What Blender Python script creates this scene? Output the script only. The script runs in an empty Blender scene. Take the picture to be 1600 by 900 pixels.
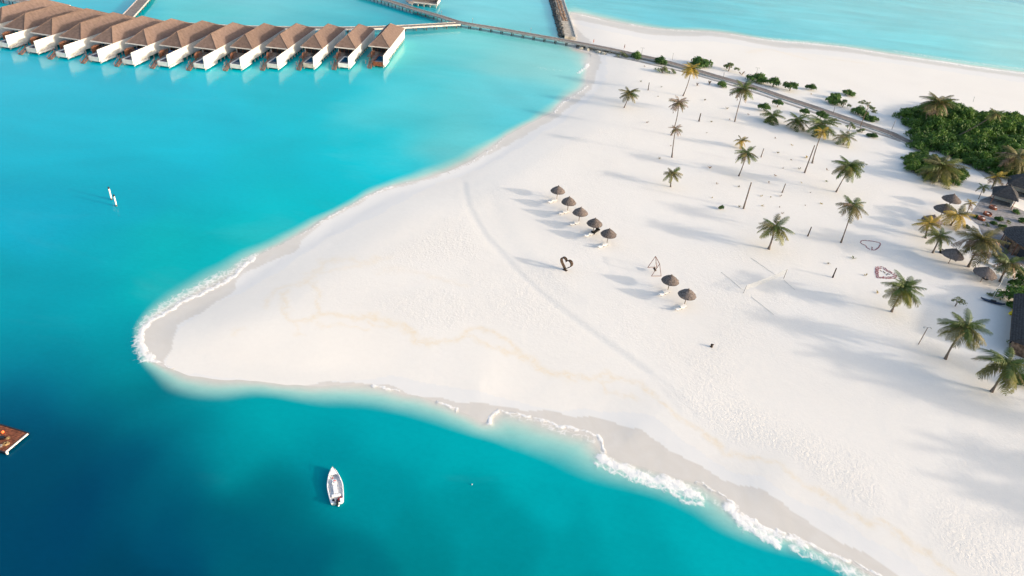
import bpy, bmesh, math, random
import numpy as np
from mathutils import Vector, Matrix
PI = math.pi
random.seed(7); rng = np.random.default_rng(7)
scene = bpy.context.scene
COL = scene.collection

# ------------------------------------------------------------------ camera, sky, sun, exposure
CAM_H, FPX = 70.0, 1067.0            # metres above the water; focal length for a 1600 px wide frame
PITCH, ROLL = math.radians(33.964), math.radians(6.452)
U0 = np.array([0, math.sin(PITCH), math.cos(PITCH)]); R0 = np.array([1.0, 0, 0])
FW = np.array([0, math.cos(PITCH), -math.sin(PITCH)])
UP = math.cos(ROLL) * U0 - math.sin(ROLL) * R0
RT = math.cos(ROLL) * R0 + math.sin(ROLL) * U0
CP = np.array([0, 0, CAM_H])
cd = bpy.data.cameras.new("camera"); cam = bpy.data.objects.new("camera", cd); COL.objects.link(cam)
m = Matrix.Identity(4)
for i in range(3):
    m[i][0] = RT[i]; m[i][1] = UP[i]; m[i][2] = -FW[i]; m[i][3] = CP[i]
cam.matrix_world = m
cd.sensor_fit = 'HORIZONTAL'; cd.sensor_width = 36; cd.lens = 36 * FPX / 1600
cd.clip_start = 1; cd.clip_end = 20000
scene.camera = cam

SUN_V = np.array([9.0, -1.95, 2.45])           # from the ground towards the sun
SUN_V = SUN_V / np.linalg.norm(SUN_V)
SUN_EL = math.asin(SUN_V[2]); SUN_AZ = math.atan2(SUN_V[0], SUN_V[1])
w = bpy.data.worlds.new("World"); scene.world = w; w.use_nodes = True
nt = w.node_tree
bg = nt.nodes['Background']
sky = nt.nodes.new('ShaderNodeTexSky'); sky.sky_type = 'NISHITA'; sky.sun_disc = False
sky.sun_elevation = SUN_EL; sky.sun_rotation = SUN_AZ
sky.air_density = 1.0; sky.dust_density = 3.5; sky.ozone_density = .7
nt.links.new(sky.outputs[0], bg.inputs[0]); bg.inputs[1].default_value = 0.15
sd_ = bpy.data.lights.new("sun", 'SUN'); sd_.energy = 2.0; sd_.angle = math.radians(2.0); sd_.color = (.86, 0.735, 0.60)
so = bpy.data.objects.new("sun", sd_); COL.objects.link(so)
so.rotation_euler = Vector(SUN_V).to_track_quat('Z', 'Y').to_euler()
so.location = (100, -20, 60)
vs = scene.view_settings
vs.view_transform = 'Standard'; vs.look = 'None'; vs.gamma = 1; vs.use_curve_mapping = False
vs.exposure = 1.27
K_DISP = 1.16            # displayed linear value of a lit sand-like surface divided by its base colour

# ------------------------------------------------------------------ small geometry tools
def ray(x, y):
    v = FW * FPX + RT * (x - 800) - UP * (y - 450)
    return v / np.linalg.norm(v)
def G(x, y, z=0.8):
    """the point of the level z that the photo shows at pixel x, y"""
    v = ray(x, y); return CP + v * ((z - CAM_H) / v[2])
def above(x, y, b):
    """the point over b that the photo shows at pixel x, y (how tall things were measured)"""
    v = ray(x, y); h = v[:2]; t = h.dot(b[:2]) / h.dot(h); return CP + v * t
def mpp(p):
    """metres per pixel at a point"""
    return float((np.array(p) - CP).dot(FW)) / FPX
LAND = 0.8

def lin(r, g, b):
    f = lambda c: (c / 255 / 12.92) if c / 255 <= 0.04045 else ((c / 255 + 0.055) / 1.055) ** 2.4
    return (f(r), f(g), f(b))

class MB:
    def __init__(s): s.v = []; s.f = []; s.m = []
    def add(s, vs, fs, mi=0):
        n = len(s.v); s.v += [tuple(map(float, v)) for v in vs]
        s.f += [tuple(n + i for i in f) for f in fs]; s.m += [mi] * len(fs); return s
    def box(s, c, d, rz=0, mi=0, taper=1.0):
        cx, cy, cz = c; dx, dy, dz = [k / 2 for k in d]; vs = []
        ca, sa = math.cos(rz), math.sin(rz)
        for z in (-1, 1):
            t = taper if z > 0 else 1
            for x, y in ((-1, -1), (1, -1), (1, 1), (-1, 1)):
                X, Y = x * dx * t, y * dy * t
                vs.append((cx + X * ca - Y * sa, cy + X * sa + Y * ca, cz + z * dz))
        return s.add(vs, [(3, 2, 1, 0), (4, 5, 6, 7), (0, 1, 5, 4), (1, 2, 6, 5), (2, 3, 7, 6), (3, 0, 4, 7)], mi)
    def tube(s, pts, rad, n=8, mi=0, cap=True):
        pts = [Vector(p) for p in pts]
        if not isinstance(rad, (list, tuple)): rad = [rad] * len(pts)
        vs = []; up = Vector((0, 0, 1))
        for i, p in enumerate(pts):
            t = (pts[min(i + 1, len(pts) - 1)] - pts[max(i - 1, 0)]).normalized()
            a = t.cross(up if abs(t.z) < .95 else Vector((1, 0, 0))).normalized(); b = t.cross(a)
            for k in range(n):
                q = p + (a * math.cos(2 * PI * k / n) + b * math.sin(2 * PI * k / n)) * rad[i]; vs.append(q)
        fs = []
        for i in range(len(pts) - 1):
            for k in range(n):
                a0 = i * n + k; a1 = i * n + (k + 1) % n
                fs.append((a0, a1, a1 + n, a0 + n))
        if cap: fs += [tuple(reversed(range(n))), tuple(range((len(pts) - 1) * n, len(pts) * n))]
        return s.add(vs, fs, mi)
    def quad(s, a, b, c, d, mi=0): return s.add([a, b, c, d], [(0, 1, 2, 3)], mi)
    def mesh(s, name, mats, smooth=False):
        me = bpy.data.meshes.new(name); me.from_pydata(s.v, [], s.f)
        mats = mats if isinstance(mats, (list, tuple)) else [mats]
        for mm in mats: me.materials.append(mm)
        if len(mats) > 1: me.polygons.foreach_set('material_index', s.m)
        me.update()
        bm = bmesh.new(); bm.from_mesh(me); bmesh.ops.recalc_face_normals(bm, faces=bm.faces); bm.to_mesh(me); bm.free()
        if smooth: me.polygons.foreach_set('use_smooth', [True] * len(me.polygons))
        return me
    def build(s, name, mats, parent=None, smooth=False, loc=None):
        return link(name, s.mesh(name, mats, smooth), parent, loc)

def link(name, me, parent=None, loc=None):
    o = bpy.data.objects.new(name, me); COL.objects.link(o)
    if parent: o.parent = parent
    if loc is not None: o.location = tuple(map(float, loc))
    return o
LABELS = {}
def tag(o, label=None, cat=None, group=None, kind=None):
    if label:
        o['label'] = label; LABELS.setdefault(label, []).append(o.name)
    if cat: o['category'] = cat
    if group: o['group'] = group
    if kind: o['kind'] = kind
    return o
def thing(name, label, cat, loc, rz=0, group=None):
    o = bpy.data.objects.new(name, None); COL.objects.link(o); o.empty_display_size = .5
    o.location = tuple(map(float, loc)); o.rotation_euler = (0, 0, rz)
    return tag(o, label, cat, group)
def copy_tree(o, parent=None):
    c = o.copy(); COL.objects.link(c); c.parent = parent
    for ch in list(o.children): copy_tree(ch, c)
    return c

# ------------------------------------------------------------------ materials
def N(nt, t, **kw):
    n = nt.nodes.new(t)
    for k, v in kw.items():
        if k.startswith('i_'): n.inputs[k[2:].replace('_', ' ')].default_value = v
        else: setattr(n, k, v)
    return n
def mat(name, col, rough=.8, spec=.3, var=.12, scale=3.0, col2=None, bump=0.0, bscale=20, wave=None, metal=0):
    m = bpy.data.materials.new(name); m.use_nodes = True; nt = m.node_tree; L = nt.links
    p = nt.nodes['Principled BSDF']
    p.inputs['Roughness'].default_value = rough; p.inputs['Specular IOR Level'].default_value = spec; p.inputs['Metallic'].default_value = metal
    tc = N(nt, 'ShaderNodeTexCoord')
    no = N(nt, 'ShaderNodeTexNoise'); no.inputs['Scale'].default_value = scale; no.inputs['Detail'].default_value = 5
    L.new(tc.outputs['Object'], no.inputs['Vector'])
    mx = N(nt, 'ShaderNodeMix', data_type='RGBA')
    c2 = col2 or tuple(c * (1 - 2 * var) for c in col)
    c1 = col if col2 else tuple(min(1, c * (1 + var)) for c in col)
    mx.inputs[6].default_value = (*c1, 1); mx.inputs[7].default_value = (*c2, 1)
    mr = N(nt, 'ShaderNodeMapRange'); mr.inputs[1].default_value = .35; mr.inputs[2].default_value = .65
    L.new(no.outputs[0], mr.inputs[0]); L.new(mr.outputs[0], mx.inputs[0])
    out = mx.outputs[2]
    if wave:                                        # planks or thatch courses: (scale, axis, depth)
        wv = N(nt, 'ShaderNodeTexWave', wave_type='BANDS', bands_direction=wave[1]); wv.inputs['Scale'].default_value = wave[0]
        wv.inputs['Distortion'].default_value = .6; wv.inputs['Detail'].default_value = 2
        L.new(tc.outputs['Object'], wv.inputs['Vector'])
        m2 = N(nt, 'ShaderNodeMix', data_type='RGBA', blend_type='MULTIPLY'); m2.inputs[0].default_value = wave[2]
        L.new(out, m2.inputs[6]); L.new(wv.outputs[0], m2.inputs[7]); out = m2.outputs[2]
    oi = N(nt, 'ShaderNodeObjectInfo'); jr = N(nt, 'ShaderNodeMapRange'); jr.inputs[3].default_value = .86; jr.inputs[4].default_value = 1.12
    L.new(oi.outputs['Random'], jr.inputs[0]); hj = N(nt, 'ShaderNodeHueSaturation'); L.new(jr.outputs[0], hj.inputs['Value']); L.new(out, hj.inputs['Color']); out = hj.outputs[0]
    L.new(out, p.inputs['Base Color'])
    if bump:
        nb = N(nt, 'ShaderNodeTexNoise'); nb.inputs['Scale'].default_value = bscale; nb.inputs['Detail'].default_value = 4
        L.new(tc.outputs['Object'], nb.inputs['Vector'])
        b = N(nt, 'ShaderNodeBump'); b.inputs['Strength'].default_value = bump; b.inputs['Distance'].default_value = .1
        L.new(nb.outputs[0], b.inputs['Height']); L.new(b.outputs[0], p.inputs['Normal'])
    return m
def leafmat(name, cols, rough=.55):
    m = bpy.data.materials.new(name); m.use_nodes = True; nt = m.node_tree; L = nt.links
    p = nt.nodes['Principled BSDF']; p.inputs['Roughness'].default_value = rough; p.inputs['Specular IOR Level'].default_value = .25
    g = N(nt, 'ShaderNodeNewGeometry'); oi = N(nt, 'ShaderNodeObjectInfo')
    cr = N(nt, 'ShaderNodeValToRGB'); cr.color_ramp.elements[0].color = (*cols[0], 1); cr.color_ramp.elements[1].color = (*cols[-1], 1)
    for i, c in enumerate(cols[1:-1]):
        e = cr.color_ramp.elements.new((i + 1) / (len(cols) - 1)); e.color = (*c, 1)
    ad = N(nt, 'ShaderNodeMath', operation='ADD'); mu = N(nt, 'ShaderNodeMath', operation='MULTIPLY'); mu.inputs[1].default_value = .5
    L.new(g.outputs['Random Per Island'], ad.inputs[0]); L.new(oi.outputs['Random'], ad.inputs[1]); L.new(ad.outputs[0], mu.inputs[0])
    L.new(mu.outputs[0], cr.inputs[0]); L.new(cr.outputs[0], p.inputs['Base Color'])
    tr = N(nt, 'ShaderNodeBsdfTranslucent'); L.new(cr.outputs[0], tr.inputs['Color'])
    ms = N(nt, 'ShaderNodeMixShader'); ms.inputs[0].default_value = .25
    L.new(p.outputs[0], ms.inputs[1]); L.new(tr.outputs[0], ms.inputs[2])
    L.new(ms.outputs[0], nt.nodes['Material Output'].inputs['Surface'])
    return m
M = dict(
    shingle=mat('brown_shingle', (.185, .132, .112), .95, .1, .10, 1.2, wave=(2.2, 'Z', .22), bump=.3),
    white=mat('white_plaster', (.74, .705, .655), .75, .2, .09, .8),
    fascia=mat('pale_fascia', (.62, .60, .57), .7, .2, .06),
    plank=mat('grey_plank', (.27, .235, .215), .9, .15, .15, 1.5, wave=(3.5, 'Y', .25)),
    edge=mat('pale_edge_beam', (.50, .48, .45), .85, .2, .12, 1.0),
    pile=mat('dark_pile', (.10, .10, .10), .9, .2, .2, 3),
    palepile=mat('pale_pile', (.55, .52, .46), .9, .2, .2, 3),
    brownwood=mat('brown_timber', (.30, .10, .05), .75, .25, .25, 2.5, wave=(6, 'X', .35)),
    screenwood=mat('screen_timber', (.17, .08, .05), .85, .2, .25, 3),
    stairwood=mat('stair_timber', (.24, .12, .08), .85, .2, .2, 3),
    dark=mat('dark_interior', (.03, .035, .045), .5, .3, .1),
    pool=mat('pool_water', (.01, .09, .16), .08, .5, .1),
    daybed=mat('blue_cushion', (.05, .12, .28), .8, .2, .1),
    thatch=mat('grey_thatch', (.165, .14, .13), .98, .05, .25, 5, bump=.9, bscale=14),
    darkthatch=mat('dark_thatch', (.075, .075, .08), .98, .05, .2, 3, bump=.9, bscale=8, wave=(1.6, 'Z', .3)),
    pole=mat('wood_pole', (.20, .15, .11), .9, .1, .2),
    trunk=mat('palm_trunk', (.20, .165, .14), .95, .05, .25, 6, bump=.6, bscale=12),
    branch=mat('bush_branch', (.26, .19, .14), .95, .05, .2, 5),
    lounger=mat('white_lounger', (.78, .77, .75), .7, .2, .05),
    black=mat('black_wicker', (.018, .017, .015), .8, .2, .2, 8),
    driftwood=mat('dark_driftwood', (.075, .052, .038), .9, .1, .35, 9, bump=.6),
    swingwood=mat('red_brown_pole', (.22, .10, .065), .85, .15, .2),
    petal=mat('red_petals', (.42, .16, .17), .9, .1, .3, 6),
    gelcoat=mat('white_gelcoat', (.82, .82, .82), .3, .5, .03),
    boatfloor=mat('grey_boat_floor', (.50, .51, .53), .7, .3, .08),
    rubber=mat('black_plastic', (.012, .013, .016), .35, .5, .1),
    red=mat('red_gear', (.55, .05, .035), .6, .3, .1),
    orange=mat('orange_float', (.85, .16, .04), .5, .4, .08),
    rope=mat('tan_rope', (.36, .24, .12), .9, .1, .3, 12),
    yellow=mat('yellow_fabric', (.62, .46, .03), .7, .2, .1),
    rock=mat('pale_rock', (.40, .39, .34), .95, .1, .3, 2, bump=.8, bscale=4),
    darkrock=mat('dark_rock', (.13, .125, .115), .95, .1, .35, 1.5, bump=.8, bscale=3),
    jettytop=mat('jetty_concrete', (.50, .45, .38), .95, .1, .2, .8, bump=.5, bscale=3),
    brownstone=mat('brown_stone', (.24, .165, .12), .95, .1, .3, 1.5, bump=.6, bscale=3),
    paving=mat('patio_paving', (.26, .25, .25), .9, .15, .15, 1.2),
    brick=mat('terracotta_cushion', (.26, .115, .085), .85, .1, .2, 4),
    skin=mat('skin', (.45, .26, .18), .6, .3, .05),
    cloth=mat('orange_clothes', (.60, .12, .05), .85, .1, .1),
    clothdark=mat('dark_clothes', (.06, .06, .08), .85, .1, .1),
    metal=mat('grey_metal', (.22, .22, .23), .5, .4, .1),
    glass=mat('lamp_head', (.45, .45, .45), .4, .5, .05),
    net=mat('volleyball_net', (.50, .50, .48), .9, .1, .1),
    line=mat('grey_court_rope', (.52, .52, .50), .9, .1, .1),
    lime=leafmat('palm_lime', [(.12, .14, .03), (.20, .20, .045), (.30, .27, .06)]),
    green=leafmat('palm_green', [(.034, .068, .014), (.078, .12, .025), (.17, .19, .045)]),
    olive=leafmat('palm_olive', [(.075, .075, .024), (.135, .125, .042), (.24, .20, .085)]),
    yel=leafmat('palm_yellow', [(.22, .19, .04), (.42, .29, .04), (.50, .32, .05)]),
    dry=leafmat('palm_dry', [(.17, .11, .07), (.26, .18, .12), (.33, .24, .16)]),
    bush=leafmat('bush_leaves', [(.035, .08, .022), (.065, .14, .03), (.12, .21, .045)]),
    bushpale=leafmat('bush_pale_leaves', [(.08, .13, .05), (.15, .19, .08), (.24, .24, .14)]),
    forest=leafmat('thicket_leaves', [(.026, .068, .014), (.062, .14, .022), (.15, .24, .04)]),
)

# ------------------------------------------------------------------ curves traced on the beach, in photo pixels
def cr(pts, n=5, closed=False):
    P_ = np.array(pts, float); out = []
    k = len(P_)
    for i in range(k - 1):
        p0 = P_[max(i - 1, 0)]; p1 = P_[i]; p2 = P_[i + 1]; p3 = P_[min(i + 2, k - 1)]
        for j in range(n):
            t = j / n
            out.append(.5 * ((2 * p1) + (-p0 + p2) * t + (2 * p0 - 5 * p1 + 4 * p2 - p3) * t * t + (-p0 + 3 * p1 - 3 * p2 + p3) * t ** 3))
    out.append(P_[-1]); return np.array(out)
def wpts(px, z=0.0, n=4, smooth=True):
    q = cr(px, n) if smooth else np.array(px, float)
    return np.array([G(x, y, z)[:2] for x, y in q])
def seg_dist(P, A, chunk=200000):
    """distance of points P to polyline A"""
    out = np.full(len(P), 1e9)
    for i in range(len(A) - 1):
        a = A[i]; d = A[i + 1] - a; L2 = d.dot(d) + 1e-12
        t = np.clip(((P - a) @ d) / L2, 0, 1)
        q = P - a - t[:, None] * d
        np.minimum(out, q[:, 0] ** 2 + q[:, 1] ** 2, out=out)
    return np.sqrt(out)
def inside(P, A):
    r = np.zeros(len(P), bool); x, y = P[:, 0], P[:, 1]; j = len(A) - 1
    for i in range(len(A)):
        xi, yi = A[i]; xj, yj = A[j]
        if yi != yj:
            c = ((yi > y) != (yj > y)) & (x < (xj - xi) * (y - yi) / (yj - yi) + xi); r ^= c
        j = i
    return r
def sdist(P, A):
    d = seg_dist(P, np.vstack([A, A[:1]])); return np.where(inside(P, A), d, -d)
def sm(x, a, b):
    t = np.clip((x - a) / (b - a), 0, 1); return t * t * (3 - 2 * t)

LAGOON = [(926, 84), (921, 100), (919, 113), (917, 136), (903, 147), (885, 156), (874, 166), (866, 176), (837, 190), (799, 210), (767, 233), (727, 257), (690, 273), (650, 284), (600, 297), (560, 316), (520, 337), (500, 349), (470, 368), (434, 387), (410, 398), (388, 411), (368, 428), (350, 440), (332, 449), (302, 465), (272, 482), (245, 497), (230, 509), (222, 521), (221, 536), (227, 548), (236, 558)]
SOUTH = [(236, 558), (248, 567), (272, 576), (300, 583), (350, 590), (400, 593), (450, 599), (500, 600), (540, 598), (587, 601), (610, 606), (625, 611), (660, 618), (697, 629), (716, 637), (740, 648), (758, 656), (768, 648), (781, 641), (806, 643), (830, 650), (850, 657), (895, 669), (932, 681), (938, 690), (943, 700), (967, 716), (1015, 729), (1056, 743), (1091, 752), (1118, 763), (1134, 776), (1150, 792), (1173, 812), (1214, 828), (1256, 842), (1297, 862), (1338, 880), (1359, 893), (1420, 920), (1500, 955), (1600, 1000)]
OCEAN = [(1750, 128), (1680, 124), (1600, 116), (1550, 110), (1500, 103), (1425, 91), (1350, 79), (1300, 73), (1262, 69), (1212, 65), (1162, 57), (1112, 50), (1055, 48), (1007, 43), (950, 33), (900, 21), (893, 20)]
far_r = lambda a, b, k: [a + (a - b) / np.linalg.norm(a - b) * k]
def land_poly(lag, south, ocean, extra=(), z=0.0):
    a = wpts(lag, z); b = wpts(south, z); c = wpts(ocean, z)
    r1 = np.array([[b[-1][0] + 60, b[-1][1] - 22], [b[-1][0] + 400, -60], [3000, -300], [3000, 900]])
    r2 = np.array([[c[0][0] + 200, c[0][1] + 25]])
    e = [wpts(list(extra), z, smooth=False)] if extra else []
    return np.vstack([a, b[1:], r1, r2, c] + e)
LANDP = land_poly(LAGOON, SOUTH, OCEAN, extra=[(889, 40), (887, 60), (905, 78)])
VWET = land_poly(
    [(944, 84), (943, 110), (930, 138), (905, 165), (875, 190), (850, 204), (815, 222), (780, 240), (735, 262), (700, 276), (650, 291), (600, 306), (560, 328), (520, 352), (494, 366), (482, 382), (470, 396), (440, 412), (410, 424), (388, 436), (377, 456), (352, 475), (330, 493), (300, 515), (288, 540), (276, 558), (285, 572)],
    [(285, 572), (320, 576), (350, 584), (410, 586), (450, 592), (500, 588), (540, 588), (600, 589), (650, 599), (700, 609), (750, 613), (800, 625), (860, 634), (900, 639), (970, 648), (1015, 663), (1042, 685), (1091, 716), (1142, 742), (1194, 756), (1225, 772), (1262, 803), (1297, 824), (1366, 859), (1410, 880), (1500, 920), (1600, 965)],
    [(1750, 136), (1600, 124), (1500, 110), (1400, 96), (1300, 82), (1212, 77), (1162, 67), (1112, 60), (1055, 60), (1007, 56), (950, 44), (905, 34), (893, 32)])
DRY = land_poly(
    [(958, 85), (959, 105), (952, 132), (935, 155), (914, 176), (890, 195), (860, 215), (830, 232), (800, 249), (770, 262), (740, 277), (700, 293), (650, 317), (600, 343), (560, 362), (520, 383), (500, 398), (470, 424), (430, 450), (390, 470), (350, 485), (320, 507), (300, 535), (290, 560), (300, 572)],
    [(300, 572), (360, 574), (420, 582), (480, 584), (540, 578), (600, 576), (650, 580), (700, 592), (750, 598), (800, 608), (860, 620), (920, 622), (980, 630), (1030, 645), (1075, 672), (1104, 690), (1149, 712), (1200, 730), (1240, 755), (1280, 775), (1314, 790), (1353, 816), (1420, 852), (1480, 890), (1560, 930), (1640, 970)],
    [(1750, 146), (1600, 134), (1500, 119), (1400, 105), (1300, 92), (1212, 85), (1162, 76), (1112, 70), (1055, 70), (1007, 66), (950, 54), (905, 42), (893, 40)])
TURQ = [(862, 74), (885, 92), (893, 112), (880, 135), (850, 160), (820, 182), (780, 203), (740, 224), (690, 248), (640, 266), (600, 283), (560, 301), (520, 322), (480, 342), (440, 360), (400, 380), (350, 405), (300, 428), (262, 452), (228, 482), (209, 510), (204, 532), (212, 565), (232, 592), (262, 613), (300, 627), (350, 633), (400, 634), (480, 640), (560, 650), (640, 666), (700, 680), (760, 698), (800, 714), (850, 728), (900, 742), (940, 756), (980, 770), (1040, 790), (1090, 812), (1130, 835), (1170, 856), (1210, 875), (1260, 897), (1330, 930), (1420, 975)]
TURQ_O = [(1750, 118), (1600, 103), (1500, 90), (1400, 76), (1300, 64), (1200, 56), (1120, 43), (1060, 40), (1010, 34), (960, 22), (905, 8), (893, 6)]
TURQW = np.vstack([wpts(TURQ), np.array([[140, 20], [3000, -400], [3000, 900]]), wpts(TURQ_O), wpts([(880, 10), (858, 60)], smooth=False)])
UPPER = np.vstack([wpts([(1600, 948), (1560, 925), (1513, 900), (1457, 867), (1387, 822), (1353, 812), (1314, 784), (1280, 767), (1221, 722), (1149, 705), (1104, 681), (1060, 647), (1010, 608), (977, 593), (900, 588), (862, 583), (816, 555), (781, 528), (744, 513), (722, 527), (675, 535), (637, 517), (600, 497), (541, 494), (487, 497), (450, 465), (475, 441), (530, 403), (620, 375), (700, 322), (800, 262), (880, 215), (950, 175), (966, 90)], .8), np.array([[120, 330], [3000, 600], [3000, -300]])])

# stroke lists: (pixel points, half width in metres, strength)
STAIN = [
    ([(503, 407), (550, 403), (569, 410), (606, 401)], 1.1, .55),
    ([(481, 427), (509, 425), (547, 419), (569, 410)], .8, .5),
    ([(410, 477), (419, 467), (437, 447), (475, 441), (489, 432), (503, 407)], .9, .6),
    ([(475, 441), (489, 442), (497, 464), (498, 483), (487, 497), (459, 502), (450, 483), (445, 464), (452, 452)], .7, .8),
    ([(459, 502), (462, 517), (475, 520)], .5, .5),
    ([(487, 497), (503, 492), (541, 494), (575, 494), (600, 497), (619, 508), (637, 517), (653, 530), (675, 535), (700, 533), (722, 527), (728, 517), (744, 513), (759, 516), (781, 528), (803, 542), (816, 555), (837, 567), (862, 583), (900, 588)], .9, 1.0),
    ([(725, 527), (744, 530), (766, 539), (787, 547), (816, 556)], .6, .8),
    ([(491, 505), (531, 509), (575, 514)], .5, .6),
    ([(578, 500), (597, 511), (619, 508)], .5, .6),
    ([(675, 435), (694, 436), (731, 447)], 1.0, .35),
    ([(590, 425), (630, 420), (680, 433)], 1.2, .25),
    ([(900, 592), (920, 590), (950, 583), (977, 593), (1010, 608), (1040, 630), (1060, 647), (1087, 667), (1104, 680), (1133, 697), (1149, 705), (1176, 716)], .8, .9),
    ([(930, 590), (943, 597), (947, 613), (970, 616), (997, 620)], .5, .7),
    ([(943, 597), (965, 590), (977, 593)], .4, .6),
    ([(1176, 716), (1205, 719), (1221, 722), (1245, 746), (1280, 767), (1314, 784), (1353, 812), (1387, 820), (1420, 847), (1457, 867), (1490, 887), (1513, 902)], .75, .9),
    ([(360, 523), (368, 512), (374, 510)], .8, .5),
    ([(1170, 82), (1200, 77), (1230, 84), (1260, 92)], 2.0, .5),
    ([(1296, 92), (1330, 96), (1352, 99)], 1.6, .5),
]
TRACK = [
    ([(725, 283), (727, 300), (735, 325), (748, 350), (765, 375), (790, 402), (815, 428), (840, 452), (870, 478), (900, 500), (935, 525), (970, 550), (1010, 580)], .85, 1.0),
    ([(1005, 577), (1042, 603), (1062, 622), (1085, 645)], .6, .45), ([(1010, 585), (1040, 612), (1060, 640)], .8, .35),
    ([(770, 300), (778, 330), (790, 360), (808, 388), (830, 414), (858, 442), (890, 468)], 2.2, .55),
    ([(738, 300), (752, 330), (772, 360), (800, 395), (826, 424), (852, 450)], 1.6, .30),
]
FOAM = [  # polylines of foam on the water
    ([(919, 100), (912, 108), (905, 114)], .9, 1.0), ([(918, 135), (903, 147), (885, 157), (874, 167), (867, 178)], .5, 1.0),
    ([(790, 213), (767, 235), (727, 259), (700, 272)], .45, .85), ([(700, 272), (660, 282), (620, 291), (585, 304)], .4, .6),
    ([(610, 292), (560, 315), (520, 336), (500, 349), (470, 367)], .5, .85),
    ([(480, 362), (440, 382), (410, 397), (388, 410)], .9, .55),
    ([(400, 404), (380, 418), (366, 430), (350, 440), (332, 449), (302, 465), (272, 482), (245, 497), (230, 509)], .75, 1.05),
    ([(400, 400), (370, 418), (340, 434), (305, 452), (270, 470), (240, 490), (220, 510)], 2.0, .62),
    ([(230, 509), (221, 521), (220, 536), (226, 549), (236, 559)], .9, 1.1),
    ([(222, 515), (214, 530), (216, 545), (226, 560)], 1.3, .75),
    ([(236, 558), (250, 566), (271, 576)], .35, .95),
    ([(587, 602), (605, 605), (625, 611)], .45, .9), ([(540, 600), (575, 599), (600, 604)], .3, .45),
    ([(685, 626), (700, 631), (716, 638)], .5, .95), ([(716, 638), (718, 645)], .3, .8), ([(640, 612), (670, 622)], .3, .4),
    ([(761, 660), (768, 651), (781, 643)], .6, 1.1), ([(781, 642), (806, 644), (830, 651), (850, 658), (895, 670), (930, 681)], .42, .95),
    ([(800, 648), (845, 663), (890, 676), (925, 690)], .9, .55),
    ([(932, 681), (939, 691), (943, 701)], .45, 1.1),
    ([(940, 712), (960, 727), (985, 737), (1015, 745), (1045, 754), (1070, 766), (1090, 773)], 1.15, 1.15),
    ([(930, 722), (950, 736), (985, 746), (1010, 755), (1045, 765), (1068, 780), (1092, 786)], .7, .75),
    ([(1091, 755), (1118, 765), (1134, 778), (1150, 794)], .35, .95), ([(1092, 768), (1110, 776), (1128, 792)], .9, .55),
    ([(1140, 792), (1152, 806), (1168, 822), (1190, 836), (1214, 846)], .95, 1.12),
    ([(1160, 806), (1190, 826), (1225, 840), (1256, 850)], .7, .95),
    ([(1214, 831), (1256, 845), (1297, 865), (1338, 884), (1400, 912)], .45, .95),
    ([(1240, 856), (1285, 876), (1330, 897), (1380, 920)], 1.0, .62), ([(1300, 880), (1350, 902)], .9, .85),
    # ocean side
    ([(900, 22), (925, 27), (950, 34)], 1.5, .95), ([(985, 38), (1010, 43), (1055, 47), (1095, 49)], 1.6, .75),
    ([(1140, 54), (1200, 63), (1262, 68), (1320, 74)], 2.2, .9), ([(1320, 74), (1400, 87), (1480, 98), (1540, 107), (1620, 117)], 2.6, .95),
    ([(1400, 80), (1480, 92), (1560, 103), (1620, 110)], 3.2, .55), ([(1180, 58), (1250, 64), (1330, 71)], 2.5, .5),
    ([(835, 103), (850, 107), (868, 108), (885, 110), (905, 108)], 3.4, .34), ([(845, 107), (875, 110)], 2.0, .42),
]
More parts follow.
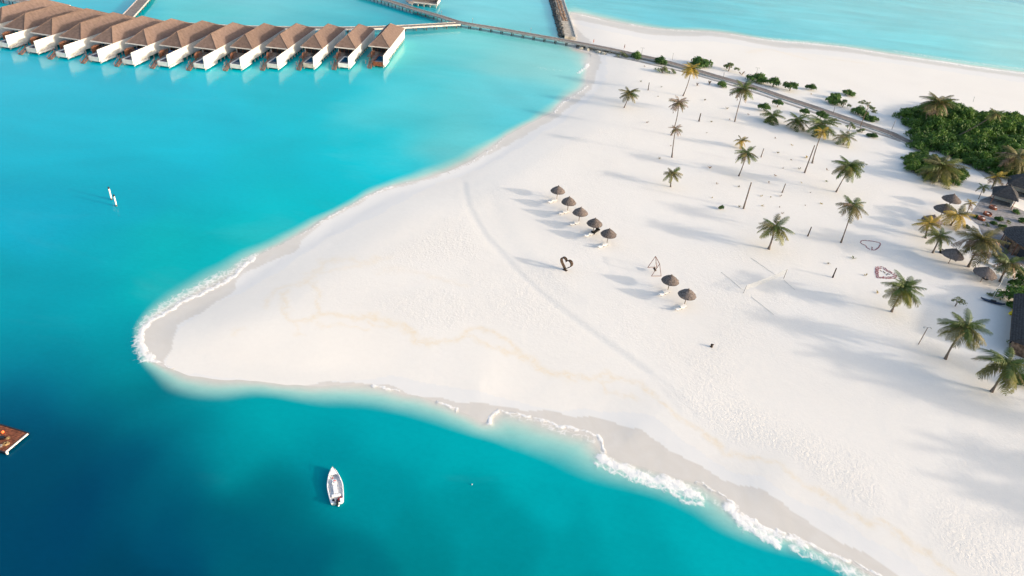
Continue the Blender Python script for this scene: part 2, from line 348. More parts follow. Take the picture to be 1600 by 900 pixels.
# colours of the water, by what lies under it (photo pixel, colour as displayed)
WCOL = [
    (100, 150, 0, 182, 211), (300, 200, 0, 184, 211), (200, 300, 0, 176, 204), (150, 400, 0, 170, 194), (50, 340, 0, 170, 202), (40, 250, 0, 178, 207),
    (330, 330, 0, 180, 202), (450, 250, 10, 186, 208), (560, 230, 40, 190, 210), (450, 320, 40, 186, 202), (620, 190, 75, 197, 213), (700, 150, 100, 204, 216), (640, 150, 80, 200, 215),
    (800, 150, 105, 204, 218), (720, 200, 105, 205, 216), (850, 100, 140, 213, 216), (800, 95, 130, 210, 215), (640, 85, 100, 200, 206), (640, 115, 60, 195, 212), (750, 60, 112, 208, 214), (700, 95, 95, 203, 216), (780, 185, 90, 200, 218),
    (780, 20, 112, 208, 222), (500, 20, 80, 192, 208), (400, 10, 95, 197, 211), (320, 25, 80, 196, 206), (150, 8, 0, 180, 205), (560, 30, 30, 170, 190), (640, 24, 0, 150, 175), (740, 8, 110, 206, 222), (860, 30, 110, 200, 215), (560, 120, 40, 190, 210), (480, 150, 20, 188, 210),
    (300, 400, 30, 178, 192), (270, 385, 40, 180, 190), (240, 420, 40, 178, 190), (330, 385, 40, 184, 198), (230, 460, 60, 182, 190), (180, 450, 0, 165, 186), (380, 370, 50, 190, 200), (170, 520, 0, 156, 176), (195, 560, 0, 150, 168),
    (100, 480, 0, 160, 182), (30, 450, 0, 160, 184), (40, 535, 0, 140, 166), (130, 560, 0, 138, 162), (60, 590, 0, 108, 142), (150, 625, 0, 104, 134), (30, 650, 0, 85, 118), (30, 740, 0, 78, 108),
    (100, 700, 0, 84, 114), (100, 820, 0, 74, 108), (30, 880, 0, 74, 106), (200, 880, 0, 76, 106), (200, 760, 0, 84, 116), (215, 600, 0, 122, 140), (230, 650, 0, 118, 140), (250, 700, 0, 108, 134), (300, 660, 0, 145, 162), (350, 645, 0, 160, 176),
    (300, 800, 0, 84, 116), (310, 740, 0, 112, 138), (400, 700, 0, 148, 164), (430, 655, 0, 166, 180), (400, 800, 0, 98, 124), (450, 755, 0, 118, 136), (500, 680, 0, 162, 177), (520, 720, 0, 144, 162), (440, 860, 0, 98, 122), (540, 870, 0, 116, 134),
    (600, 760, 0, 142, 158), (600, 690, 0, 166, 182), (640, 860, 0, 132, 146), (700, 720, 0, 168, 182), (700, 800, 0, 144, 158), (780, 740, 0, 170, 184), (850, 770, 0, 168, 183), (780, 860, 0, 142, 156), (900, 850, 0, 152, 166),
    (950, 790, 0, 172, 186), (1000, 840, 0, 162, 176), (1050, 890, 0, 158, 172), (1080, 830, 0, 174, 188), (1150, 870, 0, 172, 186), (1220, 895, 0, 170, 186),
    (930, 8, 105, 203, 222), (1040, 15, 92, 200, 222), (1150, 25, 98, 204, 224), (1250, 20, 110, 208, 226), (1350, 40, 110, 210, 228), (1450, 25, 108, 208, 226), (1450, 62, 100, 206, 222), (1550, 40, 110, 208, 226), (1590, 85, 130, 215, 226), (1050, -40, 60, 180, 212), (1500, -40, 60, 180, 212), (700, -60, 60, 180, 205), (-100, 300, 0, 165, 200), (-100, 800, 0, 72, 104), (300, 1000, 0, 74, 104), (900, 1000, 0, 140, 155),
]

# ------------------------------------------------------------------ the ground and the water: one polar grid round the drone's foot point
def grid(naz, nr):
    az = np.concatenate([np.linspace(-180, -60, 30, endpoint=False), np.linspace(-60, 60, naz), np.linspace(60, 180, 30)[1:-1]])
    az = np.radians(az)
    r = np.concatenate([[1, 10, 22, 34], np.geomspace(44, 640, nr), [760, 1000, 1500, 2500, 4500, 8000]])
    A, Rr = np.meshgrid(az, r)
    V = np.stack([Rr * np.sin(A), Rr * np.cos(A)], -1).reshape(-1, 2)
    na, n_r = len(az), len(r)
    i, j = np.meshgrid(np.arange(n_r - 1), np.arange(na), indexing='ij')
    j2 = (j + 1) % na
    Fc = np.stack([i * na + j, (i + 1) * na + j, (i + 1) * na + j2, i * na + j2], -1).reshape(-1, 4)[:, ::-1]
    return V, Fc
def wob(P, a, s):          # a gentle irregular wander so traced lines are not spline-smooth
    x, y = P[:, 0], P[:, 1]
    dx = np.sin(x * s + 1.3 * np.sin(y * s * .7)) + .5 * np.sin(2.3 * y * s + x * s * 1.7 + 2) + .3 * np.sin(5.1 * x * s - 3.3 * y * s)
    dy = np.sin(y * s * 1.1 + 1.7 * np.sin(x * s * .6) + 4) + .5 * np.sin(2.6 * x * s - y * s * 1.2) + .3 * np.sin(4.7 * y * s + 3.9 * x * s)
    return P + a * np.stack([dx, dy], -1)
def stroke_attr(P, lst, z, wsc=1.0):
    out = np.zeros(len(P))
    for px, wd, st in lst:
        A = wpts(px, z); wd = wd * wsc
        bb = (P[:, 0] > A[:, 0].min() - 2 * wd) & (P[:, 0] < A[:, 0].max() + 2 * wd) & (P[:, 1] > A[:, 1].min() - 2 * wd) & (P[:, 1] < A[:, 1].max() + 2 * wd)
        if not bb.any(): continue
        d = seg_dist(P[bb], A)
        v = st * np.exp(-(d / wd) ** 2)
        out[bb] = np.maximum(out[bb], v)
    return out
def big_mesh(name, V, Z, Fc, attrs, material):
    me = bpy.data.meshes.new(name); nv, nf = len(V), len(Fc)
    me.vertices.add(nv); me.loops.add(nf * 4); me.polygons.add(nf)
    me.vertices.foreach_set('co', np.column_stack([V, Z]).astype(np.float32).ravel())
    me.loops.foreach_set('vertex_index', Fc.astype(np.int32).ravel())
    me.polygons.foreach_set('loop_start', np.arange(0, nf * 4, 4, dtype=np.int32))
    me.update(calc_edges=True)
    me.polygons.foreach_set('use_smooth', np.ones(nf, bool))
    for k, v in attrs.items():
        if v.ndim == 1:
            a = me.attributes.new(k, 'FLOAT', 'POINT'); a.data.foreach_set('value', v.astype(np.float32))
        else:
            a = me.attributes.new(k, 'FLOAT_COLOR', 'POINT'); a.data.foreach_set('color', np.column_stack([v, np.ones(len(v))]).astype(np.float32).ravel())
    me.materials.append(material)
    return link(name, me)

def sand_material():
    m = bpy.data.materials.new('coral_sand'); m.use_nodes = True; nt = m.node_tree; L = nt.links
    p = nt.nodes['Principled BSDF']
    ge = N(nt, 'ShaderNodeNewGeometry'); pos = ge.outputs['Position']
    at = {k: N(nt, 'ShaderNodeAttribute', attribute_name=k).outputs['Fac'] for k in ('damp', 'vwet', 'stain', 'track', 'upper')}
    def noise(sc, det=4, dist=0, rough=.5):
        n = N(nt, 'ShaderNodeTexNoise'); n.inputs['Scale'].default_value = sc; n.inputs['Detail'].default_value = det; n.inputs['Distortion'].default_value = dist; n.inputs['Roughness'].default_value = rough
        L.new(pos, n.inputs['Vector']); return n.outputs[0]
    def mix(f, a, b):
        x = N(nt, 'ShaderNodeMix', data_type='RGBA')
        if isinstance(f, float): x.inputs[0].default_value = f
        else: L.new(f, x.inputs[0])
        for i, c in ((6, a), (7, b)):
            if isinstance(c, tuple): x.inputs[i].default_value = (*c, 1)
            else: L.new(c, x.inputs[i])
        return x.outputs[2]
    def mr(v, a, b, c=0, d=1):
        x = N(nt, 'ShaderNodeMapRange'); L.new(v, x.inputs[0])
        for i, k in enumerate((a, b, c, d)): x.inputs[i + 1].default_value = k
        return x.outputs[0]
    def mul(a, b, op='MULTIPLY'):
        x = N(nt, 'ShaderNodeMath', operation=op)
        for i, k in ((0, a), (1, b)):
            if isinstance(k, (int, float)): x.inputs[i].default_value = k
            else: L.new(k, x.inputs[i])
        return x.outputs[0]
    base = mix(mr(noise(.035, 4, .6), .3, .7), SAND_A, SAND_B)
    base = mix(mul(mr(noise(1.3, 5, 0, .7), .35, .7), .35), base, SAND_C)
    base = mix(mul(mul(mr(noise(4.0, 4, 0, .8), .5, .72), at['upper']), .30), base, (.56, .535, .51))
    base = mix(at['damp'], base, SAND_DAMP)
    vw = mul(at['vwet'], mr(noise(.25, 5, 1.5), .25, .6, .75, 1.0))
    base = mix(vw, base, SAND_WET)
    st = mul(at['stain'], mr(noise(.9, 6, 1.0, .7), .35, .62, .15, 1.0))
    base = mix(mul(st, 1.0), base, SAND_STAIN)
    base = mix(mul(mul(at['track'], mr(noise(2.2, 4), .3, .7, .4, 1)), .62), base, SAND_TRACK)
    L.new(base, p.inputs['Base Color'])
    L.new(mr(at['vwet'], 0, 1, .95, .45), p.inputs['Roughness'])
    p.inputs['Specular IOR Level'].default_value = .3
    # footprints on the upper beach, fine grain elsewhere
    v1 = N(nt, 'ShaderNodeTexVoronoi', feature='SMOOTH_F1'); v1.inputs['Scale'].default_value = 1.7; L.new(pos, v1.inputs['Vector'])
    hh = mul(mul(v1.outputs['Distance'], .55), mr(noise(3.0, 5, 0, .7), .2, .8), 'ADD')
    amp = mul(at['upper'], mr(noise(.045, 4, .8), .38, .62, .12, 1.15))
    hh = mul(hh, mul(amp, .24, 'MULTIPLY'))
    hh = mul(hh, mul(noise(.35, 4, .4), .22), 'ADD')
    hh = mul(hh, mul(noise(5.0, 3), .012), 'ADD')
    b = N(nt, 'ShaderNodeBump'); b.inputs['Strength'].default_value = .55; b.inputs['Distance'].default_value = .35
    L.new(hh, b.inputs['Height']); L.new(b.outputs[0], p.inputs['Normal'])
    return m
SAND_A, SAND_B, SAND_C = (.725, .702, .664), (.688, .663, .624), (.645, .620, .588)
SAND_DAMP, SAND_WET, SAND_STAIN, SAND_TRACK = (.660, .652, .638), (.565, .533, .490), (.68, .60, .48), (.53, .54, .54)

def water_material():
    m = bpy.data.materials.new('lagoon_water'); m.use_nodes = True; nt = m.node_tree; L = nt.links
    p = nt.nodes['Principled BSDF']; out = nt.nodes['Material Output']
    ge = N(nt, 'ShaderNodeNewGeometry'); pos = ge.outputs['Position']
    def A(k, o='Fac'): return N(nt, 'ShaderNodeAttribute', attribute_name=k).outputs[o]
    def mp(sx, sy, rz):
        v = N(nt, 'ShaderNodeMapping'); v.inputs['Scale'].default_value = (sx, sy, 1); v.inputs['Rotation'].default_value = (0, 0, rz); L.new(pos, v.inputs[0]); return v.outputs[0]
    def noise(vec, sc, det=4, dist=0, rough=.5):
        n = N(nt, 'ShaderNodeTexNoise'); n.inputs['Scale'].default_value = sc; n.inputs['Detail'].default_value = det; n.inputs['Distortion'].default_value = dist; n.inputs['Roughness'].default_value = rough
        L.new(vec, n.inputs['Vector']); return n.outputs[0]
    def mr(v, a, b, c=0, d=1):
        x = N(nt, 'ShaderNodeMapRange'); L.new(v, x.inputs[0])
        for i, k in enumerate((a, b, c, d)):
            if isinstance(k, (int, float)): x.inputs[i + 1].default_value = k
            else: L.new(k, x.inputs[i + 1])
        return x.outputs[0]
    def mul(a, b, op='MULTIPLY'):
        x = N(nt, 'ShaderNodeMath', operation=op)
        for i, k in ((0, a), (1, b)):
            if isinstance(k, (int, float)): x.inputs[i].default_value = k
            else: L.new(k, x.inputs[i])
        return x.outputs[0]
    # patchy seabed and pale streaks, with ripple shading painted into the colour
    patch = noise(mp(1, 1, 0), .02, 5, 1.2); oc0 = A('ocean')
    hs = N(nt, 'ShaderNodeHueSaturation'); L.new(A('wcol', 'Color'), hs.inputs['Color'])
    streak = noise(mp(.35, 1.6, .2), .05, 5, .6)
    val = mul(mr(patch, .3, .7, .91, 1.08), mr(streak, .3, .7, mr(oc0, 0, 1, .96, .90), mr(oc0, 0, 1, 1.04, 1.10)))
    fine = noise(mp(1, 1.5, .4), .9, 5, .4, .65)
    val = mul(val, mr(fine, .3, .7, .965, 1.035))
    L.new(val, hs.inputs['Value']); L.new(mr(noise(mp(.5, 1.3, .15), .03, 5, 1.5, .6), .38, .68, 1.03, .99), hs.inputs['Saturation'])
    L.new(hs.outputs[0], p.inputs['Base Color'])
    p.inputs['Specular Tint'].default_value = (.45, .88, .86, 1); p.inputs['Roughness'].default_value = .12; p.inputs['Specular IOR Level'].default_value = .10; p.inputs['IOR'].default_value = 1.33
    # ripples: small everywhere, longer waves out on the ocean side
    oc = A('ocean')
    h1 = mul(noise(mp(1, 1.6, .3), 1.1, 5, .3), .05)
    h2 = mul(noise(mp(.5, 1.8, -.35), .35, 4, .5), mr(oc, 0, 1, .05, .55))
    h3 = mul(noise(mp(1, 1, 0), .12, 3, .5), .12)
    fo = A('foam')
    nf = noise(mp(1, 1, 0), 1.6, 6, 1.2, .68)
    h = mul(mul(h1, h2, 'ADD'), h3, 'ADD')
    hf = mul(mul(fo, nf), .5)
    b = N(nt, 'ShaderNodeBump'); b.inputs['Strength'].default_value = .35; b.inputs['Distance'].default_value = 1.0
    L.new(mul(h, hf, 'ADD'), b.inputs['Height']); L.new(b.outputs[0], p.inputs['Normal'])
    # see-through edge over the sand
    tr = N(nt, 'ShaderNodeBsdfTransparent')
    ms = N(nt, 'ShaderNodeMixShader'); L.new(A('walpha'), ms.inputs[0]); L.new(tr.outputs[0], ms.inputs[1]); L.new(p.outputs[0], ms.inputs[2])
    # foam: lace of noise that closes up where the attribute is high
    nf2 = noise(mp(1, 1, 0), .55, 4, .8, .6)
    vo = N(nt, 'ShaderNodeTexVoronoi', feature='DISTANCE_TO_EDGE'); vo.inputs['Scale'].default_value = 1.3; vo.inputs['Randomness'].default_value = 1
    vx = N(nt, 'ShaderNodeMix', data_type='VECTOR'); vx.inputs[0].default_value = .25
    nn = N(nt, 'ShaderNodeTexNoise'); nn.inputs['Scale'].default_value = 1.2; L.new(pos, nn.inputs['Vector'])
    L.new(pos, vx.inputs[4]); L.new(nn.outputs[1], vx.inputs[5]); L.new(vx.outputs[1], vo.inputs['Vector'])
    lace = mr(vo.outputs['Distance'], 0.0, .22, 1.0, 0.0)
    mixn = mul(mul(nf, .55), mul(mul(nf2, .35), mul(lace, .16), 'ADD'), 'ADD')
    thr = mul(1.0, fo, 'SUBTRACT')
    fmask = mr(mixn, mul(mul(thr, .62), .15, 'ADD'), mul(mul(thr, .62), .42, 'ADD'))
    fmask = mul(fmask, mr(fo, .08, .35)) 
    fd = N(nt, 'ShaderNodeBsdfDiffuse'); fd.inputs['Color'].default_value = (.80, .79, .78, 1); L.new(b.outputs[0], fd.inputs['Normal'])
    mf = N(nt, 'ShaderNodeMixShader'); L.new(mul(fmask, .88), mf.inputs[0]); L.new(ms.outputs[0], mf.inputs[1]); L.new(fd.outputs[0], mf.inputs[2])
    L.new(mf.outputs[0], out.inputs['Surface'])
    return m

V, Fc = grid(760, 640)
sd = sdist(wob(V, .12, .55), LANDP)
near = sd > -60
def nearcalc(fn, mask, fill=0.0):
    o = np.full(len(V), fill); o[mask] = fn(V[mask]); return o
damp = nearcalc(lambda P_: 1 - sm(sdist(wob(P_, .5, .25), DRY), -2.4, .9), near, 1)
vwet = nearcalc(lambda P_: 1 - sm(sdist(wob(P_, .45, .3), VWET), -1.8, .9), near, 1)
upper = nearcalc(lambda P_: sm(sdist(P_, UPPER), 0, 4), near)
stain = nearcalc(lambda P_: stroke_attr(wob(P_, .45, .8), STAIN, .8, .75), near)
track = nearcalc(lambda P_: stroke_attr(wob(P_, .10, .5), TRACK, .8), near)
Zl = LAND * sm(sd, 0, 16)
na_ = 760 + 30 + 28
Zg = Zl.reshape(-1, na_).copy()
for _ in range(60):
    Zg[1:-1] = (Zg[:-2] + 2 * Zg[1:-1] + Zg[2:]) / 4
    Zg = (np.roll(Zg, 1, 1) + 2 * Zg + np.roll(Zg, -1, 1)) / 4
Zl = Zg.ravel() * sm(sd, 0, 6)
Zs = np.where(sd < 0, np.maximum(sd * .03, -3.0), Zl)
Zs = Zs - .05 * track
big_mesh('sand', V, Zs, Fc, dict(damp=damp, vwet=vwet, stain=np.clip(stain, 0, 1), track=track, upper=upper), sand_material())['kind'] = 'structure'
print('sand verts', len(V))

V2, F2 = V, Fc
dT = sdist(wob(V2, .8, .12), TURQW)          # positive inside the pale margin
dS = np.maximum(-sd, 0)
t = np.where(dT > 0, dS / (dS + np.maximum(dT, 0) + 1e-6), 1.0)
t = np.where(sd > 0, 0, t)
wc = np.array([lin(c[2], c[3], c[4]) for c in WCOL])
def lp(P_):
    r = np.hypot(P_[:, 0], P_[:, 1]) + 1; return np.stack([np.arctan2(P_[:, 0], P_[:, 1]) * 1.15, np.log(r) * .85], -1)
wp = lp(np.array([G(c[0], c[1], 0)[:2] for c in WCOL])); Q = lp(wob(V2, 1.6, .11)) + .009 * np.stack([np.sin(V2[:, 1] * .17 + 2 * np.sin(V2[:, 0] * .09)), np.sin(V2[:, 0] * .21 + 1.7 * np.sin(V2[:, 1] * .13))], -1)
num = np.zeros((len(V2), 3)); den = np.zeros(len(V2))
for k in range(len(wc)):
    d2 = ((Q - wp[k]) ** 2).sum(1); wgt = np.exp(-d2 / (2 * .047 ** 2)) + 1e-4 / (d2 * 40 + .02) ** 2
    num += wgt[:, None] * wc[k]; den += wgt
C = num / den[:, None]
REFL = np.array([.012, .016, .022])
C = np.clip((C - REFL) / K_DISP, .0, 1) * np.array([1, .965, .905])
nearc = np.array(lin(160, 208, 200)) / K_DISP
sandc = np.array(SAND_WET) * 1.0
wcol = sandc + (nearc - sandc) * sm(t, .02, .50)[:, None]
wcol = wcol + (C - wcol) * sm(t, .26, .97)[:, None]
walpha = np.ones(len(V2))
foam = stroke_attr(wob(V2, .28, .9), FOAM, 0.0, .88)
grove = wpts([(875, -20), (893, 20)], smooth=False)
ocean = ((V2[:, 0] - grove[0][0]) * (grove[1][1] - grove[0][1]) - (V2[:, 1] - grove[0][1]) * (grove[1][0] - grove[0][0]) < 0) & (V2[:, 1] > 150)
ocean = ocean.astype(float)
keep = (sd < 1.2)
fk = keep[F2].any(1)
used = np.zeros(len(V2), bool); used[F2[fk].ravel()] = True
idx = np.cumsum(used) - 1
hN = np.sin(V2[:, 0] * 2.9 + 1.5 * np.sin(V2[:, 1] * 1.7)) * np.sin(V2[:, 1] * 3.3 + V2[:, 0])
Zw = -.012 + .10 * np.clip(foam - .55, 0, 1) * (1 + .6 * hN)
big_mesh('water', V2[used], Zw[used], idx[F2[fk]], dict(wcol=wcol[used], walpha=walpha[used], foam=np.clip(foam * .88, 0, 1.0)[used], ocean=ocean[used]), water_material())['kind'] = 'structure'
def ground_z(x, y):
    d = sdist(np.array([[x, y]], float), LANDP)[0]
    t_ = min(max(d / 16, 0), 1); return LAND * t_ * t_ * (3 - 2 * t_)
def land_pt(px, py):
    p = G(px, py, LAND); z = ground_z(p[0], p[1]); p = G(px, py, z); p[2] = z; return p
# ------------------------------------------------------------------ walkways
def offset_line(pts, dd):
    pts = np.array(pts, float); out = []; D_ = np.broadcast_to(dd, len(pts))
    for i in range(len(pts)):
        t = pts[min(i + 1, len(pts) - 1)] - pts[max(i - 1, 0)]; t = t / np.linalg.norm(t[:2]); dd = D_[i]
        out.append([pts[i][0] + t[1] * dd, pts[i][1] - t[0] * dd])
    return np.array(out)
def resample(pts, step):
    pts = np.array(pts, float); q = cr(pts, 8); d = np.r_[0, np.cumsum(np.linalg.norm(np.diff(q, axis=0), axis=1))]
    n = max(2, int(d[-1] / step) + 1); s = np.linspace(0, d[-1], n)
    return np.stack([np.interp(s, d, q[:, k]) for k in range(q.shape[1])], -1)
def strip(mb, L, R, z0, z1, mi=0):
    """a closed bar between two offset lines, z per point"""
    n = len(L)
    z0 = np.broadcast_to(z0, n); z1 = np.broadcast_to(z1, n); vs = []
    for i in range(n):
        vs += [(L[i][0], L[i][1], z0[i]), (R[i][0], R[i][1], z0[i]), (R[i][0], R[i][1], z1[i]), (L[i][0], L[i][1], z1[i])]
    fs = [(0, 1, 2, 3), tuple((n - 1) * 4 + k for k in (3, 2, 1, 0))]
    for i in range(n - 1):
        a = i * 4; b = a + 4
        for k in range(4):
            k2 = (k + 1) % 4; fs.append((a + k, a + k2, b + k2, b + k))
    mb.add(vs, fs, mi)
def walkway(name, label, cat, pts, width, zd, group=None, piles=4.6, pile_ok=lambda p: True):
    P_ = resample(pts, 1.5); n = len(P_)
    if isinstance(width, (list, tuple)): width = np.interp(np.linspace(0, 1, n), np.linspace(0, 1, len(width)), width)
    else: width = np.full(n, width)
    zd = np.interp(np.linspace(0, 1, n), np.linspace(0, 1, len(zd)), zd) if isinstance(zd, (list, tuple)) else np.full(n, zd)
    rt = thing(name, label, cat, (P_[0][0], P_[0][1], 0), 0, group)
    o = np.array([P_[0][0], P_[0][1]]); Q = P_ - o
    mb = MB(); strip(mb, offset_line(Q, -width / 2), offset_line(Q, width / 2), zd - .16, zd); mb.build('deck', M['plank'], rt)
    for s in (-1, 1):
        mb = MB(); strip(mb, offset_line(Q, s * width / 2 + (0 if s > 0 else -.24)), offset_line(Q, s * width / 2 + (.24 if s > 0 else 0)), zd - .42, zd + .14)
        mb.build('edge_beam', M['edge'], rt)
    k = max(1, int(round(piles / 1.5))); pm = None
    for i in range(1, n, k):
        if not pile_ok(P_[i]): continue
        for s in (-1, 1):
            c = offset_line(Q, s * width * .38)[i]
            if pm is None:
                b = MB(); b.tube([(0, 0, -3), (0, 0, 1.0)], .2, 8); pm = b.mesh('pile', M['pile'])
            link('pile', pm, rt, (c[0], c[1], zd[i] - 1.1))
    return rt, P_, zd
sea = lambda p: sdist(np.array([p[:2]]), LANDP)[0] < 1.0
MAIN_PX = [(560, -12), (600, -1), (645, 13), (687, 25), (720, 35), (775, 44), (825, 53), (882, 63), (925, 71), (960, 78), (1000, 87), (1040, 96), (1075, 105), (1125, 119)]
main_pts = [G(x, y, 1.6)[:2] for x, y in MAIN_PX]
LAND_PX = [(1125, 119), (1175, 134), (1225, 151), (1265, 164), (1300, 176), (1345, 191), (1390, 206), (1414, 217), (1440, 229)]
land_pts = [G(x, y, 1.3)[:2] for x, y in LAND_PX]
walkway('boardwalk', 'long grey plank boardwalk on dark piles from the lagoon across the sand', 'boardwalk',
        main_pts + land_pts[1:], [2.9, 2.9, 2.9, 3.0, 3.3, 3.5, 3.6, 3.6], [1.6] * 14 + [1.35, 1.2, 1.1, 1.05, 1.0, 1.0, .97, .95, .93], pile_ok=sea)
sp = resample([G(x, y, 1.0)[:2] for x, y in [(960, 86), (1000, 95.5), (1040, 105), (1075, 113), (1125, 127), (1175, 142), (1225, 159), (1265, 172.5), (1300, 184), (1345, 199), (1390, 213.5), (1408, 220)]], 1.5)
b = MB(); zz_ = np.array([ground_z(*q_) for q_ in sp]) + .1
strip(b, offset_line(sp, -.75), offset_line(sp, .75), zz_ - .3, zz_)  # grey strip laid along the boardwalk's lower edge on land
tag(b.build('side_strip', mat('grey_side_strip', (.33, .315, .30), .95, .1, .12, .7)), kind='structure')
VW = [(-225, 262), (-197.4, 252.5), (-185.4, 249.0), (-170.8, 245.6), (-157, 243.4), (-147.6, 242.6), (-137.1, 242.4), (-124.6, 243.8), (-110, 247), (-93.3, 253), (-78, 259.6), (-64.1, 266.8), (-50.2, 276.2), (-41, 283.0), (-33.6, 288.4)]
walkway('villa_walkway', 'curving grey walkway on piles running behind the row of water villas', 'walkway', VW, 2.9, 1.6)
a = G(196, 29, 1.6)[:2]; b = G(223, 0, 1.6)[:2]; c = G(240, -22, 1.6)[:2]
walkway('branch_walkway', 'short grey walkway branching up from the villa walkway at top left', 'walkway', [a + (b - a) * .035, b, c], 3.6, 1.62)

# garden paths between the thicket and the bar
def flat_path(name, pts, width, m_, z=.012):
    P_ = resample(pts, 1.2); Z_ = np.array([ground_z(*p) for p in P_]) + z
    mb = MB(); strip(mb, offset_line(P_, -width / 2), offset_line(P_, width / 2), Z_ - .3, Z_ + .03)
    return tag(mb.build(name, m_), kind='structure')
flat_path('path', [G(x, y)[:2] for x, y in [(1440, 229), (1462, 237), (1485, 243), (1510, 254), (1535, 268), (1555, 284), (1575, 292)]], 3.2, mat('packed_sand_path', (.50, .47, .44), .95, .1, .1, .5))

# ------------------------------------------------------------------ stone jetty and boulders
jt = thing('stone_jetty', 'rough stone and concrete jetty reaching out beside the upper beach', 'jetty', (*G(889, 58, 0)[:2], 0))
jo = G(889, 58, 0)[:2]
jl = [G(890, 57, 1.3)[:2] - jo, G(886, 42, 1.5)[:2] - jo, G(880, 22, 1.7)[:2] - jo, G(874, 3, 1.8)[:2] - jo, G(866, -22, 1.8)[:2] - jo]
jr_ = resample(jl, 1.5)
mb = MB(); zt = np.linspace(1.25, 1.9, len(jr_)) + rng.normal(0, .04, len(jr_))
strip(mb, offset_line(jr_, -1.9), offset_line(jr_, 2.3), -1.0, zt); mb.build('causeway', M['jettytop'], jt)
mb = MB(); strip(mb, offset_line(jr_, 2.3), offset_line(jr_, 2.75), -1.0, zt + .35); mb.build('parapet', M['edge'], jt)
def boulder(r, seed, squash=.7):
    rr = np.random.default_rng(seed); bm = bmesh.new(); bmesh.ops.create_icosphere(bm, subdivisions=2, radius=1)
    k = rr.normal(0, 1, (4, 3))
    for v in bm.verts:
        c = v.co; s = 1 + .16 * math.sin(3 * c.dot(Vector(k[0])) + 1) + .12 * math.sin(5 * c.dot(Vector(k[1])))
        c *= s * r; c.z *= squash
    me = bpy.data.meshes.new('boulder'); bm.to_mesh(me); bm.free(); return me
BR = [boulder(1, 20 + i) for i in range(4)]; BD = [b.copy() for b in BR]; BB = [b.copy() for b in BR]
for b in BR: b.materials.append(M['rock'])
for b in BD: b.materials.append(M['darkrock'])
for b in BB: b.materials.append(M['brownstone'])
# the armour of the jetty's left flank: part of the jetty
for i in range(2, len(jr_), 1):
    for k in range(2):
        c = offset_line(jr_, -2.3 - .9 * k + random.uniform(-.2, .2))[i]
        o = link('armour_rock', BD[(i + k) % 4], jt, (c[0], c[1], .75 - .7 * k)); s = random.uniform(.75, 1.25); o.scale = (s, s * 1.1, s)
        o.rotation_euler = (random.random(), random.random(), random.random() * 6)
    if i > 17:
        for k in range(2):
            c = offset_line(jr_, -1.0 + 1.4 * k + random.uniform(-.3, .3))[i]
            o = link('capping_stone', BB[(i + k) % 4], jt, (c[0], c[1], zt[i] + .05)); s = random.uniform(.45, .75); o.scale = (s, s, s * .5); o.rotation_euler = (0, 0, random.random() * 6)
RK = [(897, 66), (904, 70), (911, 73), (916, 71), (922, 76), (929, 78), (934, 76), (940, 81), (947, 80), (952, 83), (926, 74), (918, 77), (908, 75), (943, 84), (934, 81)]
for i, (x, y) in enumerate(RK):
    p = G(x, y, .3); o = link('boulder', (BR if i > 3 else BD)[i % 4], None, p); s = random.uniform(.6, 1.15); o.scale = (s * 1.3, s, s * .8); o.rotation_euler = (0, 0, random.random() * 6)
    tag(o, 'pale mossy boulder in the rock pile under the boardwalk by the lagoon edge' if i > 3 else 'dark boulder in shade beneath the boardwalk at the foot of the jetty', 'boulder', 'pale boulders under the boardwalk' if i > 3 else 'dark boulders by the jetty foot')

